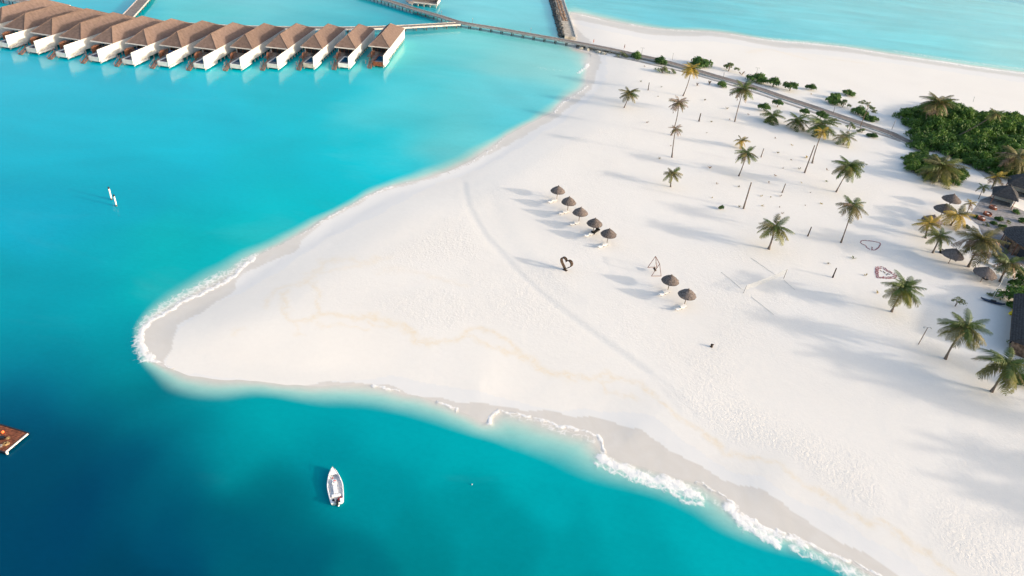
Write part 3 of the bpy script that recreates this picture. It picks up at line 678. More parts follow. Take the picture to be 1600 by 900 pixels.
# ------------------------------------------------------------------ water villas
def make_villa(front_mat='white', style=0, L0=9.3):
    """local frame: origin at the outer end of the white wall, +Y runs back to the walkway, -X is the villa's width"""
    rt = thing('water_villa', None, None, (0, 0, 0))
    W, L1 = 7.0, 36.5; DZ = 1.55
    b = MB(); b.box((-W / 2 - .05, 18.3 + 7.5 * .5 - 1, DZ - .15), (W - .3, 29.5, .3)); b.box((-4.05, 5.4, DZ - .153), (1.25, 6.6, .29)); b.build('deck', M['plank'], rt)
    b = MB(); b.box((0, 4.8, 2.55), (.22, 9.8, 3.1)); b.build('privacy_wall', M['white'], rt)
    b = MB(); b.box((0.0, 23, 2.55), (.24, 26.4, 3.1)); b.box((0.02, 9.75, 2.55), (.4, .16, 3.14)); b.build('side_wall', M['white'], rt)
    b = MB(); b.box((-W + .45, 24, 2.7), (.22, 24, 2.4)); b.box((-W / 2, 36, 2.7), (W - 1.2, .2, 2.4)); b.build('house_wall', M['white'], rt)
    b = MB(); b.box((-W / 2 - .1, 12.6, 2.8), (W - 1.2, .12, 2.5)); gl = b.build('glass_front', M['dark'], rt)
    b = MB()
    for i in range(5): b.box((-W + 1.0 + i * 1.35, 12.5, 2.8), (.1, .16, 2.5))
    b.box((-W / 2 - .1, 12.5, 4.0), (W - 1.2, .17, .12)); b.build('window_frame', M['brownwood'], gl)
    # hip roof
    e, rz = 4.15, 7.5
    x0, x1, y0, y1 = -W, .12, L0, L1
    xm = (x0 + x1) / 2; run = 3.5
    b = MB(); A_ = (x0, y0, e); B_ = (x1, y0, e); C_ = (x1, y1, e); D_ = (x0, y1, e); E_ = (xm, 12.8, rz); F_ = (xm, 28.0, rz)
    b.add([A_, B_, C_, D_, E_, F_], [(0, 1, 4), (1, 2, 5, 4), (2, 3, 5), (3, 0, 4, 5)]); roof = b.build('roof', M['shingle'], rt)
    b = MB()
    for p, q in ((E_, F_), (A_, E_), (B_, E_), (C_, F_), (D_, F_)): b.tube([p, q], .13, 5)
    b.build('ridge_cap', M['shingle'], roof)
    b = MB(); t = .14
    b.box(((x0 + x1) / 2, y0 - t / 2, e - .1), (x1 - x0 + 2 * t, t, .32)); b.box(((x0 + x1) / 2, y1 + t / 2, e - .1), (x1 - x0 + 2 * t, t, .32))
    b.box((x0 - t / 2, (y0 + y1) / 2, e - .102), (t, y1 - y0, .32)); b.box((x1 + t / 2, (y0 + y1) / 2, e - .102), (t, y1 - y0, .32)); b.build('fascia', M['fascia'], roof)
    b = MB(); b.box((xm, (y0 + y1) / 2, e - .22), (x1 - x0 - .3, y1 - y0 - .3, .06)); b.build('ceiling', M['dark'], roof)
    # pool box, plunge pool
    b = MB(); fm = M[front_mat]
    b.box((-1.75, .1, 1.2), (3.3, .3, 1.25)); b.box((-3.35, 3.9, 1.2), (.3, 7.3, 1.25)); b.box((-1.75, 7.7, 1.2), (3.3, .3, 1.25)); b.box((-.22, 3.9, 1.25), (.3, 7.3, 1.1)); b.box((-1.75, 3.9, .7), (3.2, 7.6, .2))
    pl = b.build('pool_basin', fm, rt)
    b = MB(); b.box((-1.78, 3.9, 1.5), (2.9, 7.3, .3)); b.build('pool_water', M['pool'], pl)
    b = MB(); b.box((.26, 3.4, .62), (.5, 6.6, .42)); b.build('outer_ledge', M['white'], pl)
    # stilts
    b = MB(); b.tube([(0, 0, -3), (0, 0, 1.25)], .17, 8); pm = b.mesh('stilt', M['palepile'])
    for i in range(15):
        link('stilt', pm, rt, (-.12, .5 + i * 2.5, -.15))
    for i in range(6): link('stilt', pm, rt, (-3.3, .6 + i * 6.2, -.15)); link('stilt', pm, rt, (-6.6, 3.0 + i * 6.2, -.15))
    # timber screen and stair down to the water
    b = MB()
    for i in range(13):
        an = i / 12 * PI; b.box((-4.75 - .6 * math.sin(an), 3.9 + 4.2 * i / 12, 2.35), (.10, .34, 1.9), -.5 * math.cos(an))
    b.build('timber_screen', M['screenwood'], rt)
    b = MB()
    for i in range(9): b.box((-4.3, .0 - i * .42 + 1.1, 1.5 - i * .2), (1.15, .38, .08))
    for s in (-1, 1): b.tube([(-4.3 + s * .6, 1.5, 1.5), (-4.3 + s * .6, -2.6, -.4)], .1, 6); b.tube([(-4.3 + s * .6, 1.3, 2.4), (-4.3 + s * .6, -2.2, .75)], .05, 6)
    for s in (-1, 1):
        for q in (0, 1): b.tube([(-4.3 + s * .6, 1.2 - q * 2.9, -2.6), (-4.3 + s * .6, 1.2 - q * 2.9, 2.35 - q * 1.5)], .07, 6)
    b.build('stair', M['stairwood'], rt)
    b = MB(); b.box((-4.4, 9.2, 1.75), (1.7, .75, .35)); b.box((-4.4, 9.75, 2.05), (1.7, .3, .6)); b.build('daybed', M['daybed'] if style else M['plank'], rt)
    # link to the walkway
    b = MB(); b.box((-5.2, 37.6, DZ - .155), (1.6, 3.4, .26)); b.build('entry_bridge', M['plank'], rt)
    return rt
V_F = [(-168.7, 205.3, 8), (-158.7, 201.3, 7.6), (-148.9, 199.4, 7.2), (-139.3, 198.3, 6.8), (-129.3, 198.0, 6.0), (-119.6, 198.7, 5.2), (-109.9, 200.5, 4.4), (-99.8, 202.4, 3.0), (-90.1, 205.8, 2.0), (-80.3, 210.2, 1.2), (-70.3, 214.4, .6), (-60.3, 218.6, 0), (-50.2, 224.2, -.3)]
VLAB = ['water villa cut off by the left edge of the photo, only part of its roof showing above its white wall',
        'brown-roofed water villa at the left end of the row, its white wall front nearest the photo edge',
        'second fully visible brown-roofed water villa from the left', 'third fully visible brown-roofed water villa from the left',
        'fourth water villa from the left, right below the branching walkway junction', 'fifth water villa from the left with a blue cushioned deck seat',
        'sixth water villa from the left with a blue cushioned deck seat', 'middle water villa of the row, sixth from the right end',
        'fifth water villa from the right end with white pool front', 'fourth water villa from the right end with white pool front',
        'third water villa from the right end, its pool front tan instead of white', 'second water villa from the right end with white pool front',
        'water villa at the right end of the row, with dark brown pool front and fully lit white wall']
protos = {}
for i, ((x, y, a), lb) in enumerate(zip(V_F, VLAB)):
    key = ('brownwood' if i == 12 else 'jettytop' if i == 10 else 'white', i in (5, 6), 7.0 if i < 5 else 8.2 if i < 8 else 9.3)
    if key not in protos: v = protos[key] = make_villa(*key)
    else: v = copy_tree(protos[key])
    v.location = (x, y, 0); v.rotation_euler = (0, 0, -math.radians(a))
    lb = ' '.join(lb.split()[:16]); tag(v, lb, 'villa', 'water villas along the curved walkway')
# the deck house just above the main boardwalk at the top edge
p = G(663, 4, 1.6)
dh = thing('overwater_pavilion', 'grey-decked overwater pavilion cut by the top edge above the boardwalk', 'pavilion', (p[0], p[1], 0))
b = MB(); b.box((0, 3.6, 1.5), (11.5, 9, .3)); b.box((-6.2, -1.3, 1.497), (2.6, 4.6, .29), .5); b.build('deck', M['plank'], dh)
b = MB(); b.box((0, -.97, 1.45), (11.9, .22, .5)); b.box((5.85, 3.6, 1.9), (.22, 9.1, 1.6)); b.build('edge_beam', M['edge'], dh)
b = MB(); b.box((0, 6.0, 3.0), (9.5, 5, 2.7)); b.build('wall', M['plank'], dh)
b = MB(); b.add([(-6, 2, 4.3), (6, 2, 4.3), (6, 10, 4.3), (-6, 10, 4.3), (-2, 6, 7.4), (2, 6, 7.4)], [(0, 1, 5, 4), (1, 2, 5), (2, 3, 4, 5), (3, 0, 4), (3, 2, 1, 0)]); b.build('roof', M['shingle'], dh)
pm = MB().tube([(0, 0, -3), (0, 0, 1.35)], .18, 8).mesh('stilt', M['palepile'])
for i in range(5):
    for j in range(3): link('stilt', pm, dh, (-5.4 + i * 2.7, -.6 + j * 4, 0))

# ------------------------------------------------------------------ channel markers, raft, boat, floats
def marker(bx, by, tx, ty, label):
    q = G(bx, by, 0); tp = above(tx, ty, q); h = tp[2]
    rt = thing('channel_marker', label, 'marker post', (q[0], q[1], 0), 0, 'pair of channel markers')
    MB().tube([(0, 0, -2), (0, 0, .35)], .17, 10).build('footing', M['pile'], rt)
    MB().tube([(0, 0, .35), (0, 0, h - .3)], .15, 10).build('post', M['white'], rt)
    MB().tube([(0, 0, h - .3), (0, 0, h), (0, 0, h + .12)], [.17, .17, .04], 10).build('cap', M['rubber'], rt)
marker(174.5, 312, 170, 292.5, 'white marker post with dark cap, the left one of the pair in the lagoon')
marker(182, 322, 177.8, 304.5, 'white marker post with dark cap, the right one of the pair in the lagoon')

A_ = G(43, 677, .45); B_ = G(19, 707, .45)
rf = thing('moored_raft', 'square brown timber raft with a white rub rail at the left edge', 'raft', (A_[0], A_[1], 0), math.atan2(.2, -.98))
# local +X runs away from the right side, +Y... towards the camera
b = MB()
for i in range(11): b.box((3.6, .15 + i * .3, .40), (7.2, .275, .08))
b.build('deck', M['brownwood'], rf)
b = MB(); b.box((3.6, -.09, .36), (7.4, .14, .26)); b.box((3.6, 3.36, .34), (7.4, .14, .26)); b.box((3.6, 1.63, .2), (6.9, 3.1, .28)); b.build('frame', M['rubber'], rf)
b = MB(); b.box((-.07, 1.63, .42), (.14, 3.2, .16)); b.build('rub_rail', M['white'], rf)
b = MB()
for i in range(3):
    b.tube([(1.6 + i * 1.9, .3, .3), (1.6 + i * 1.9, 3.0, .3)], .1, 6)
b.build('float_tube', M['pile'], rf)
def raft_item(name, label, cat, lx, ly, build):
    ca, sa = math.cos(rf.rotation_euler[2]), math.sin(rf.rotation_euler[2])
    t_ = thing(name, label, cat, (A_[0] + lx * ca - ly * sa, A_[1] + lx * sa + ly * ca, .44)); build(t_); return t_
def coil(r, n, m_):
    def f(t_):
        for k in range(n):
            pts = [((r - .07 * k) * math.cos(a), (r - .07 * k) * math.sin(a) * .9, .03 + .025 * k + .015 * math.sin(5 * a)) for a in np.linspace(0, 2 * PI, 22)]
            MB().tube(pts, .04, 5, cap=False).build('loop', m_, t_)
    return f
raft_item('rope_coil', 'tan rope coiled on the near half of the brown raft', 'rope', .95, 2.25, coil(.38, 4, M['rope']))
raft_item('rope_coil', 'small loose loops of yellowish rope near the middle of the raft', 'rope', 1.5, 1.45, coil(.24, 3, M['rope']))
def ballf(m_, r):
    def f(t_):
        bm = bmesh.new(); bmesh.ops.create_uvsphere(bm, u_segments=16, v_segments=10, radius=r)
        for v in bm.verts: v.co.z = v.co.z * 1.1 + r
        me = bpy.data.meshes.new('float_body'); bm.to_mesh(me); bm.free(); me.materials.append(m_); link('float_body', me, t_)
        MB().tube([(0, 0, r * 2.0), (0, 0, r * 2.35)], r * .2, 8).build('neck', M['rubber'], t_)
    return f
raft_item('orange_float', 'round orange float lying on the raft at the photo edge', 'float', 2.75, .95, ballf(M['orange'], .2))
def boxf(d, m_):
    def f(t_):
        MB().box((0, 0, d[2] / 2), d, .3).build('case', m_, t_); MB().box((0, 0, d[2] + .03), (d[0] * 1.06, d[1] * 1.06, .06), .3).build('lid', m_, t_)
    return f
raft_item('storage_box', 'dark storage box standing on the raft beside the orange float', 'box', 2.05, 1.75, boxf((.55, .4, .28), M['rubber']))
raft_item('storage_box', 'grey plank box on the raft beside the rope coil', 'box', 1.25, 2.85, boxf((.5, .35, .18), M['plank']))
o = MB().tube([(0, 0, -.25), (0, 0, -.12), (0, 0, .25), (0, 0, .34)], [.06, .16, .16, .05], 10).build('fender', M['white'], None, True, G(11, 708, .2))
tag(o, 'small white fender floating at the lower corner of the raft', 'fender')

bw = G(519.5, 732, .35); sl = G(517, 787, .35); sr = G(537, 784, .35); sc_ = (sl + sr) / 2
hd = math.atan2(bw[1] - sc_[1], bw[0] - sc_[0]); LB = float(np.linalg.norm(bw[:2] - sc_[:2])); WB = float(np.linalg.norm(sl[:2] - sr[:2]))
bt = thing('motor_boat', 'white open motorboat with black outboard floating alone in deep water', 'boat', (sc_[0], sc_[1], 0), hd)
def prof(s):      # half beam at station s (0 stern, 1 bow)
    return WB / 2 * (1.0 + .28 * math.sin(min(s / .62, 1) * PI * .62)) * (1 if s < .45 else (1 - ((s - .45) / .55) ** 1.75) ** .75)
S_ = list(np.linspace(0, .9, 16)) + [.94, .97, .99, 1.0]
def hull():
    vs = []; fs = []; k = 7
    for s in S_:
        hb = max(prof(s), .02); x = s * LB; sheer = .42 + .22 * s * s
        ring = [(hb - .13 if hb > .2 else hb * .4, .18 + .1 * s), (max(hb - .12, hb * .45), sheer), (hb, sheer), (hb * 1.02, sheer - .06), (hb * .92, .1), (hb * .55, -.12), (0, -.28 + .25 * s ** 4)]
        for sg in (1, -1):
            for (yy, zz) in ring: vs.append((x, sg * yy, zz))
    n = 2 * k
    for i in range(len(S_) - 1):
        for sg in (0, 1):
            for j in range(k - 1):
                a = i * n + sg * k + j; fs.append((a, a + 1, a + 1 + n, a + n))
    for j in range(3, k - 1): fs.append((j, j + 1, k + j + 1, k + j))       # transom below the notch
    b = MB(); b.add(vs, fs); return b
hull().build('hull', M['gelcoat'], bt, True)
b = MB(); n_ = len(S_); vs_ = []
for s in S_:
    hb = max(prof(s) - .12, .01); vs_ += [(s * LB, hb, .19 + .1 * s), (s * LB, -hb, .19 + .1 * s)]
b.add(vs_, [(2 * i, 2 * i + 1, 2 * i + 3, 2 * i + 2) for i in range(n_ - 1)]); b.build('floor', M['boatfloor'], bt)
b = MB(); vs_ = []
for s in [q for q in S_ if q > .74]:
    hb = max(prof(s) - .06, .01); vs_ += [(s * LB, hb, .42 + .2 * s * s), (s * LB, -hb, .42 + .2 * s * s)]
b.add(vs_, [(2 * i, 2 * i + 1, 2 * i + 3, 2 * i + 2) for i in range(len(vs_) // 2 - 1)]); b.build('foredeck', M['gelcoat'], bt)
b = MB()
for sg in (1, -1): b.box((.22, sg * (WB / 2 - .22), .38), (.55, .36, .2))
b.build('stern_platform', M['gelcoat'], bt)
b = MB(); b.box((LB * .56, 0, .48), (.55, .6, .55), 0, 0, .85); cs = b.build('console', M['gelcoat'], bt)
MB().tube([(LB * .56 - .3, -.17, .8), (LB * .56 - .36, 0, .86), (LB * .56 - .3, .17, .8)], .025, 6).build('wheel', M['rubber'], cs)
b = MB(); b.box((LB * .36, 0, .38), (1.15, .5, .34)); b.box((LB * .2, 0, .38), (.3, WB * .7, .25)); b.build('seat', M['gelcoat'], bt)
b = MB(); b.box((-.12, 0, .62), (.5, .3, .42), 0, 0, .8); b.box((-.16, 0, .2), (.2, .14, .6)); b.box((-.18, 0, -.22), (.34, .05, .3)); b.tube([(.12, 0, .66), (.5, 0, .62)], .04, 6); b.build('outboard_motor', M['rubber'], bt)
b = MB(); b.tube([(.35, WB * .28, .34), (.35, WB * .28, .6)], [.17, .15], 12); b.build('fuel_tank', M['rubber'], bt)
b = MB(); b.box((.62, -WB * .24, .33), (.16, .55, .12), .4); b.box((.42, -WB * .15, .33), (.3, .2, .1), -.3); b.box((LB * .72, WB * .1, .32), (.16, .1, .1), .4); b.box((LB * .565, -.02, .775), (.1, .34, .04), .2); b.build('red_gear', M['red'], bt)
b = MB()
for sg in (1, -1): b.tube([(LB * .72, sg * .52, .52), (LB * .8, sg * .42, .74), (LB * .92, sg * .2, .82), (LB * .985, 0, .84)], .018, 5)
b.build('bow_rail', M['metal'], bt)
o = tag(MB().tube([(0, 0, -.12), (0, 0, .02), (0, 0, .12)], [.05, .14, .04], 10).build('mooring_float', M['gelcoat'], None, True, G(529, 790, .05)), 'small white mooring float just behind the motorboat', 'float')
o = tag(MB().tube([(0, 0, -.15), (0, 0, .04), (0, 0, .12)], [.04, .07, .03], 8).build('mooring_float', M['gelcoat'], None, True, G(737.5, 757, .05)), 'tiny white float beside a dark patch right of the motorboat', 'float')

# ------------------------------------------------------------------ umbrellas and loungers
def thatch_mesh(r, hgt, seed):
    rr = np.random.default_rng(seed); b = MB(); nr, na = 7, 36; vs = []
    for i in range(nr + 1):
        s = i / nr
        for k in range(na):
            q = r * s * (1 + (.035 * rr.normal() if i == nr else .01 * rr.normal()))
            z = hgt * (1 - s ** 1.25) + (.05 if i % 2 else 0) * (1 if i else 0) + .012 * rr.normal() - (.12 * abs(rr.normal()) if i == nr else 0)
            an = 2 * PI * k / na; vs.append((q * math.cos(an), q * math.sin(an), z))
    fs = [(i * na + k, i * na + (k + 1) % na, (i + 1) * na + (k + 1) % na, (i + 1) * na + k) for i in range(nr) for k in range(na)]
    b.add(vs, fs)
    c0 = len(b.v); vs2 = [(r * .98 * math.cos(2 * PI * k / na), r * .98 * math.sin(2 * PI * k / na), -.16) for k in range(na)]
    b.add(vs2, [tuple(range(na))]); b.tube([(0, 0, hgt - .05), (0, 0, hgt + .22)], [.16, .05], 8)
    return b.mesh('thatch', M['thatch'])
TM = [thatch_mesh(1.66, 1.25, 1), thatch_mesh(1.66, 1.2, 2), thatch_mesh(2.25, 1.5, 3)]
PM = MB().tube([(0, 0, -.4), (0, 0, 2.2)], .07, 8).mesh('pole', M['pole'])
def umbrella(px, py, big, label):
    p = G(px, py, LAND + 2.5); z = ground_z(p[0], p[1])
    u = thing('thatched_umbrella', label, 'umbrella', (p[0], p[1], z), random.random() * 6, 'thatched beach umbrellas')
    link('pole', PM, u, (0, 0, 0)); link('thatch', TM[2 if big else random.randint(0, 1)], u, (0, 0, 2.15)); return p
def lounger_proto():
    rt = thing('sun_lounger', None, None, (0, 0, 0))
    b = MB(); b.box((0, 0, .3), (1.35, .62, .08)); b.build('seat', M['lounger'], rt)
    b = MB(); b.add([(-.65, -.31, .26), (-.65, .31, .26), (-1.15, .31, .68), (-1.15, -.31, .68), (-.62, -.31, .34), (-.62, .31, .34), (-1.1, .31, .74), (-1.1, -.31, .74)], [(0, 1, 2, 3), (7, 6, 5, 4), (0, 4, 5, 1), (1, 5, 6, 2), (2, 6, 7, 3), (3, 7, 4, 0)]); b.build('backrest', M['lounger'], rt)
    lg = MB().box((0, 0, 0), (.06, .06, .3)).mesh('leg', M['metal'])
    for x in (-.55, .58):
        for y in (-.26, .26): link('leg', lg, rt, (x, y, .13))
    return rt
LP = None
def lounger(x, y, rz, label):
    global LP
    if LP is None: LP = o = lounger_proto()
    else: o = copy_tree(LP)
    o.location = (float(x), float(y), ground_z(x, y)); o.rotation_euler = (0, 0, rz); tag(o, label, 'lounger', 'white sun loungers under the umbrellas')
UM = [(872, 296, 0, 'grey thatched umbrella at the upper left end of the row of five'), (889, 313.5, 0, 'second thatched umbrella from the upper left in the row of five'),
      (907, 330, 0, 'middle thatched umbrella of the row of five'), (929.5, 347, 0, 'fourth thatched umbrella in the row of five, above the black daybed'),
      (951.5, 363.5, 0, 'thatched umbrella at the lower right end of the row of five'), (1048, 436, 0, 'thatched umbrella right beside the wooden triangle swing frame'),
      (1074.5, 458, 0, 'lone thatched umbrella lowest in the photo, right of the swing frame'),
      (1488, 310, 1, 'large dark thatched umbrella nearest the thicket path'), (1475.5, 325.5, 1, 'large dark thatched umbrella just above the yellow palms'),
      (1457, 343, 1, 'large thatched umbrella half hidden behind the leftmost yellow palm'), (1490, 396, 1, 'large thatched umbrella below the yellow palms, left of a drooping palm'),
      (1540.5, 425, 1, 'large thatched umbrella with two dark seats, near the low garden wall')]
ords = ['upper left end', 'second', 'middle', 'fourth', 'lower right end']
for i, (x, y, bg_, lb) in enumerate(UM):
    p = umbrella(x, y, bg_, lb)
    if i < 5:
        for s, wd in ((-1, 'left'), (1, 'right')):
            lounger(p[0] - .9 + s * .45, p[1] - 1.5 + s * .4, .75, f'{wd} white lounger under the {ords[i]} umbrella of the row of five')
    elif i < 7:
        for s, wd in ((-1, 'left'), (1, 'right')):
            lounger(p[0] - .9 + s * .45, p[1] - 1.5 + s * .4, .75, f'{wd} one of two white loungers under the ' + ('umbrella beside the swing frame' if i == 5 else 'lowest lone umbrella'))
def seatpod(px, py, label):
    p = land_pt(px, py); t_ = thing('wicker_seat', label, 'seat', p, random.random() * 6)
    MB().tube([(0, 0, 0), (0, 0, .38)], [.5, .55], 14).build('base', M['black'], t_)
    MB().tube([(-.4, 0, .4), (-.3, .35, .62), (.1, .48, .68), (.42, .25, .6)], .11, 8).build('backrest', M['black'], t_)
seatpod(1527, 428, 'dark wicker seat at the left under the large umbrella by the garden wall'); seatpod(1540, 436, 'dark wicker seat below the large umbrella by the garden wall'); seatpod(1471, 395, 'small dark stool left of the umbrella below the yellow palms')
# black daybed
a = land_pt(925, 367); b_ = land_pt(935, 360); dv = b_ - a; an = math.atan2(dv[1], dv[0])
db = thing('black_daybed', 'black wicker daybed between the fourth and fifth umbrellas of the row', 'daybed', (a + b_) / 2, an)
MB().box((0, 0, .32), (2.0, .62, .22)).build('seat', M['black'], db)
for s, x in ((1, .95), (-1, -.95)):
    MB().tube([(x, -.42, .45), (x + .08 * s, 0, .5), (x, .42, .45)], .24, 10).build('bolster', M['black'], db)
for x in (-.8, .8):
    for y in (-.25, .25): MB().box((x, y, .1), (.08, .08, .22)).build('leg', M['black'], db)

# ------------------------------------------------------------------ heart, swing, hearts of petals, court
def heart_pts(s, n=40):
    out = []
    for i in range(n + 1):
        t_ = PI * 2 * i / n; out.append((s * .0625 * 16 * math.sin(t_) ** 3, s * .0625 * (13 * math.cos(t_) - 5 * math.cos(2 * t_) - 2 * math.cos(3 * t_) - math.cos(4 * t_) + 17)))
    return out
p = land_pt(883, 422)
hz = thing('wooden_heart', 'dark driftwood heart frame standing upright on the open sand', 'heart sculpture', p, -.72)
hp = heart_pts(1.4)
rot = .10
def hpt(x, z, y): return (x * math.cos(rot) + (z - 1) * math.sin(rot) * .55, y, max(.02, z * 1.02))
n = len(hp) - 1; cut = n // 2
for nm, rg, mt in (('left_curve', range(0, cut), 'driftwood'), ('right_curve', range(cut, n), 'driftwood')):
    b = MB()
    for i in rg:
        (x0, z0), (x1, z1) = hp[i], hp[i + 1]
        vs_ = [hpt(x0, z0, -.3), hpt(x1, z1, -.3), hpt(x1, z1, .3), hpt(x0, z0, .3)]
        k_ = .86
        c = np.array([0, 0, 1.35]); vi = [tuple(np.array([q[0], 0, q[2]]) * k_ + c * (1 - k_) + np.array([0, q[1], 0])) for q in vs_]
        b.add(vs_ + vi, [(0, 1, 2, 3), (7, 6, 5, 4), (0, 4, 5, 1), (3, 2, 6, 7), (1, 5, 6, 2), (0, 3, 7, 4)])
    b.build('heart_arch', M[mt], hz)
MB().box((0, 0, .05), (.9, .5, .1)).build('base', M['driftwood'], hz)
# the swing frame: measured corner by corner
def sw(x, y, z): return G(x, y, z + LAND)
T1 = sw(1024.3, 400.5, 2.6); T2 = sw(1030.7, 412.3, 2.6); f = [sw(1012, 418, 0), sw(1026, 417.5, 0), sw(1017.8, 431.5, 0), sw(1033, 431.5, 0)]
so_ = (f[0] + f[3]) / 2
st_ = thing('swing_frame', 'red-brown wooden swing frame of two triangles beside the umbrella pair', 'swing', so_)
q = lambda p_: tuple(p_ - so_)
for (fa, fb, tt) in ((f[0], f[1], T1), (f[2], f[3], T2)):
    MB().tube([q(fa), q(tt)], .055, 6).build('leg', M['swingwood'], st_); MB().tube([q(fb), q(tt)], .055, 6).build('leg', M['swingwood'], st_)
    MB().tube([q(fa + [0, 0, .04]), q(fb + [0, 0, .04])], .045, 6).build('brace', M['swingwood'], st_)
MB().tube([q(T1), q(T2)], .07, 6).build('top_beam', M['swingwood'], st_)
mid = (f[0] + f[1] + f[2] + f[3]) / 4; tm = (T1 + T2) / 2; dvx = (T2 - T1) / np.linalg.norm(T2 - T1)
b = MB(); c = mid - so_; b.box((c[0], c[1], c[2] + .55), (1.1, .42, .06), math.atan2(dvx[1], dvx[0])); b.box((c[0], c[1] - .2, c[2] + .75), (1.1, .06, .35), math.atan2(dvx[1], dvx[0])); ss = b.build('seat', M['driftwood'], st_)
for s in (-.5, .5):
    MB().tube([tuple(c + dvx * s + np.array([0, 0, .55])), tuple(tm - so_ + dvx * s)], .015, 4).build('rope', M['rope'], ss)
def petals(name, label, cat, curves, width, m_='petal'):
    A0 = land_pt(*curves[0][0]); b = MB()
    for cv in curves:
        P_ = np.array([G(x, y, LAND)[:2] for x, y in cr(cv, 4)]) - A0[:2]
        d = 0
        for i in range(len(P_) - 1):
            L_ = np.linalg.norm(P_[i + 1] - P_[i]); k = max(1, int(L_ / .13))
            for j in range(k):
                c = P_[i] + (P_[i + 1] - P_[i]) * (j + random.random()) / k + np.random.default_rng(i * 31 + j).normal(0, width, 2)
                b.box((c[0], c[1], .035), (.20, .14, .05), random.random() * 6)
    return tag(b.build(name, M[m_], None, False, (A0[0], A0[1], LAND)), label, cat)
petals('petal_heart', 'thin red petal heart outline on the sand, the single upper one', 'petal heart', [[(1362, 391), (1354, 387), (1353, 384), (1346, 381), (1345, 378), (1348, 376), (1360, 376.5), (1375, 380), (1373, 386), (1368, 390), (1363, 390.5), (1362.5, 386)]], .05)
petals('petal_heart', 'double red petal heart on the sand beside a palm', 'petal heart', [[(1370, 434), (1368.5, 426), (1369, 419), (1374, 417), (1381, 418), (1388, 423), (1396, 427), (1400, 431), (1398, 434.5), (1385, 435), (1370, 434)], [(1372, 432), (1371.5, 424), (1373, 420), (1379, 419.5), (1386, 424), (1394, 428), (1397, 432), (1385, 433.3), (1372, 433)]], .08)
petals('petal_pattern', 'small dark petal pattern inside the double petal heart', 'petals', [[(1375, 423), (1380, 424), (1383, 427), (1388, 428)]], .12, 'branch')
petals('petal_pattern', 'grey-blue petal cluster at the tip inside the double petal heart', 'petals', [[(1385, 430), (1388, 428), (1391, 429)]], .08, 'metal')
def post(name, label, cat, bx, by, tx, ty, r, m_, group=None, head=None, flare=False):
    b0 = land_pt(bx, by); tp = above(tx, ty, b0); rt = thing(name, label, cat, b0, 0, group)
    d = tp - b0; d = d * (1 if d[2] > .3 else .3 / max(d[2], .05))
    pts = [(0, 0, -.3), (0, 0, .05)] + [tuple(d * k) for k in (.3, .7, 1)]
    rr = [r * (1.7 if flare else 1.0), r * (1.4 if flare else 1.0), r, r * .95, r * .85]
    MB().tube(pts, rr, 8).build('pole' if not flare else 'trunk', m_, rt, True)
    if head == 'double':
        for s in (-1, 1):
            MB().tube([(d[0], d[1], d[2]), (d[0] + s * .45, d[1], d[2] + .12), (d[0] + s * .62, d[1], d[2])], .035, 5).build('arm', M['metal'], rt)
            MB().tube([(d[0] + s * .62, d[1], d[2] - .12), (d[0] + s * .62, d[1], d[2] + .06)], [.15, .10], 8).build('lamp_head', M['glass'], rt)
    elif head == 'single':
        MB().tube([(d[0], d[1], d[2]), (d[0], d[1], d[2] + .18), (d[0], d[1], d[2] + .24)], [.12, .16, .03], 8).build('lamp_head', M['glass'], rt)
    elif not flare:
        MB().tube([(d[0], d[1], d[2] - .02), (d[0], d[1], d[2] + .05)], [r * 1.05, r * .7], 8).build('cap', m_, rt)
    return b0, tp
pa = post('net_post', 'slim grey volleyball net post, the left lower one', 'net post', 1161.5, 458, 1166.5, 446.5, .055, M['metal'])
pb = post('net_post', 'slim pale volleyball net post, the right upper one', 'net post', 1224.5, 435, 1230, 421, .055, M['pole'])
b = MB(); A0, T0, A1, T1_ = pa[0], pa[1], pb[0], pb[1]
for k in range(9):
    h = .5 + .5 * k / 8
    pts = [tuple((A0 + (T0 - A0) * h) * (1 - u) + (A1 + (T1_ - A1) * h) * u - np.array([0, 0, .12 * math.sin(PI * u)]) - A0) for u in np.linspace(0, 1, 12)]
    b.tube(pts, .013 if 0 < k < 8 else .03, 4)
for u in np.linspace(.02, .98, 60):
    lo = (A0 + (T0 - A0) * .5) * (1 - u) + (A1 + (T1_ - A1) * .5) * u; hi = T0 * (1 - u) + T1_ * u; s = np.array([0, 0, .12 * math.sin(PI * u)])
    b.tube([tuple(lo - s - A0), tuple(hi - s - A0)], .006, 3)
tag(b.build('volleyball_net', M['net'], None, False, A0), 'thin volleyball net stretched between two posts on the sand', 'net')
def courtline(px, label):
    A0 = land_pt(*px[0]); P_ = [G(x, y, LAND + .02) - A0 for x, y in px]
    tag(MB().tube([tuple(v + [0, 0, .03]) for v in P_], .024, 5).build('court_line', M['line'], None, False, A0), label, 'court line')
courtline([(1127, 425.5), (1144, 439), (1161, 453.5)], 'grey court rope running to the left net post')
courtline([(1173, 403), (1192, 416), (1212, 430)], 'grey court rope above the net, running to the right net post')
courtline([(1174, 464), (1192, 478), (1209, 492)], 'grey court rope below the left net post, running down right')
courtline([(1225, 438), (1242, 453)], 'short grey court rope below the right net post')
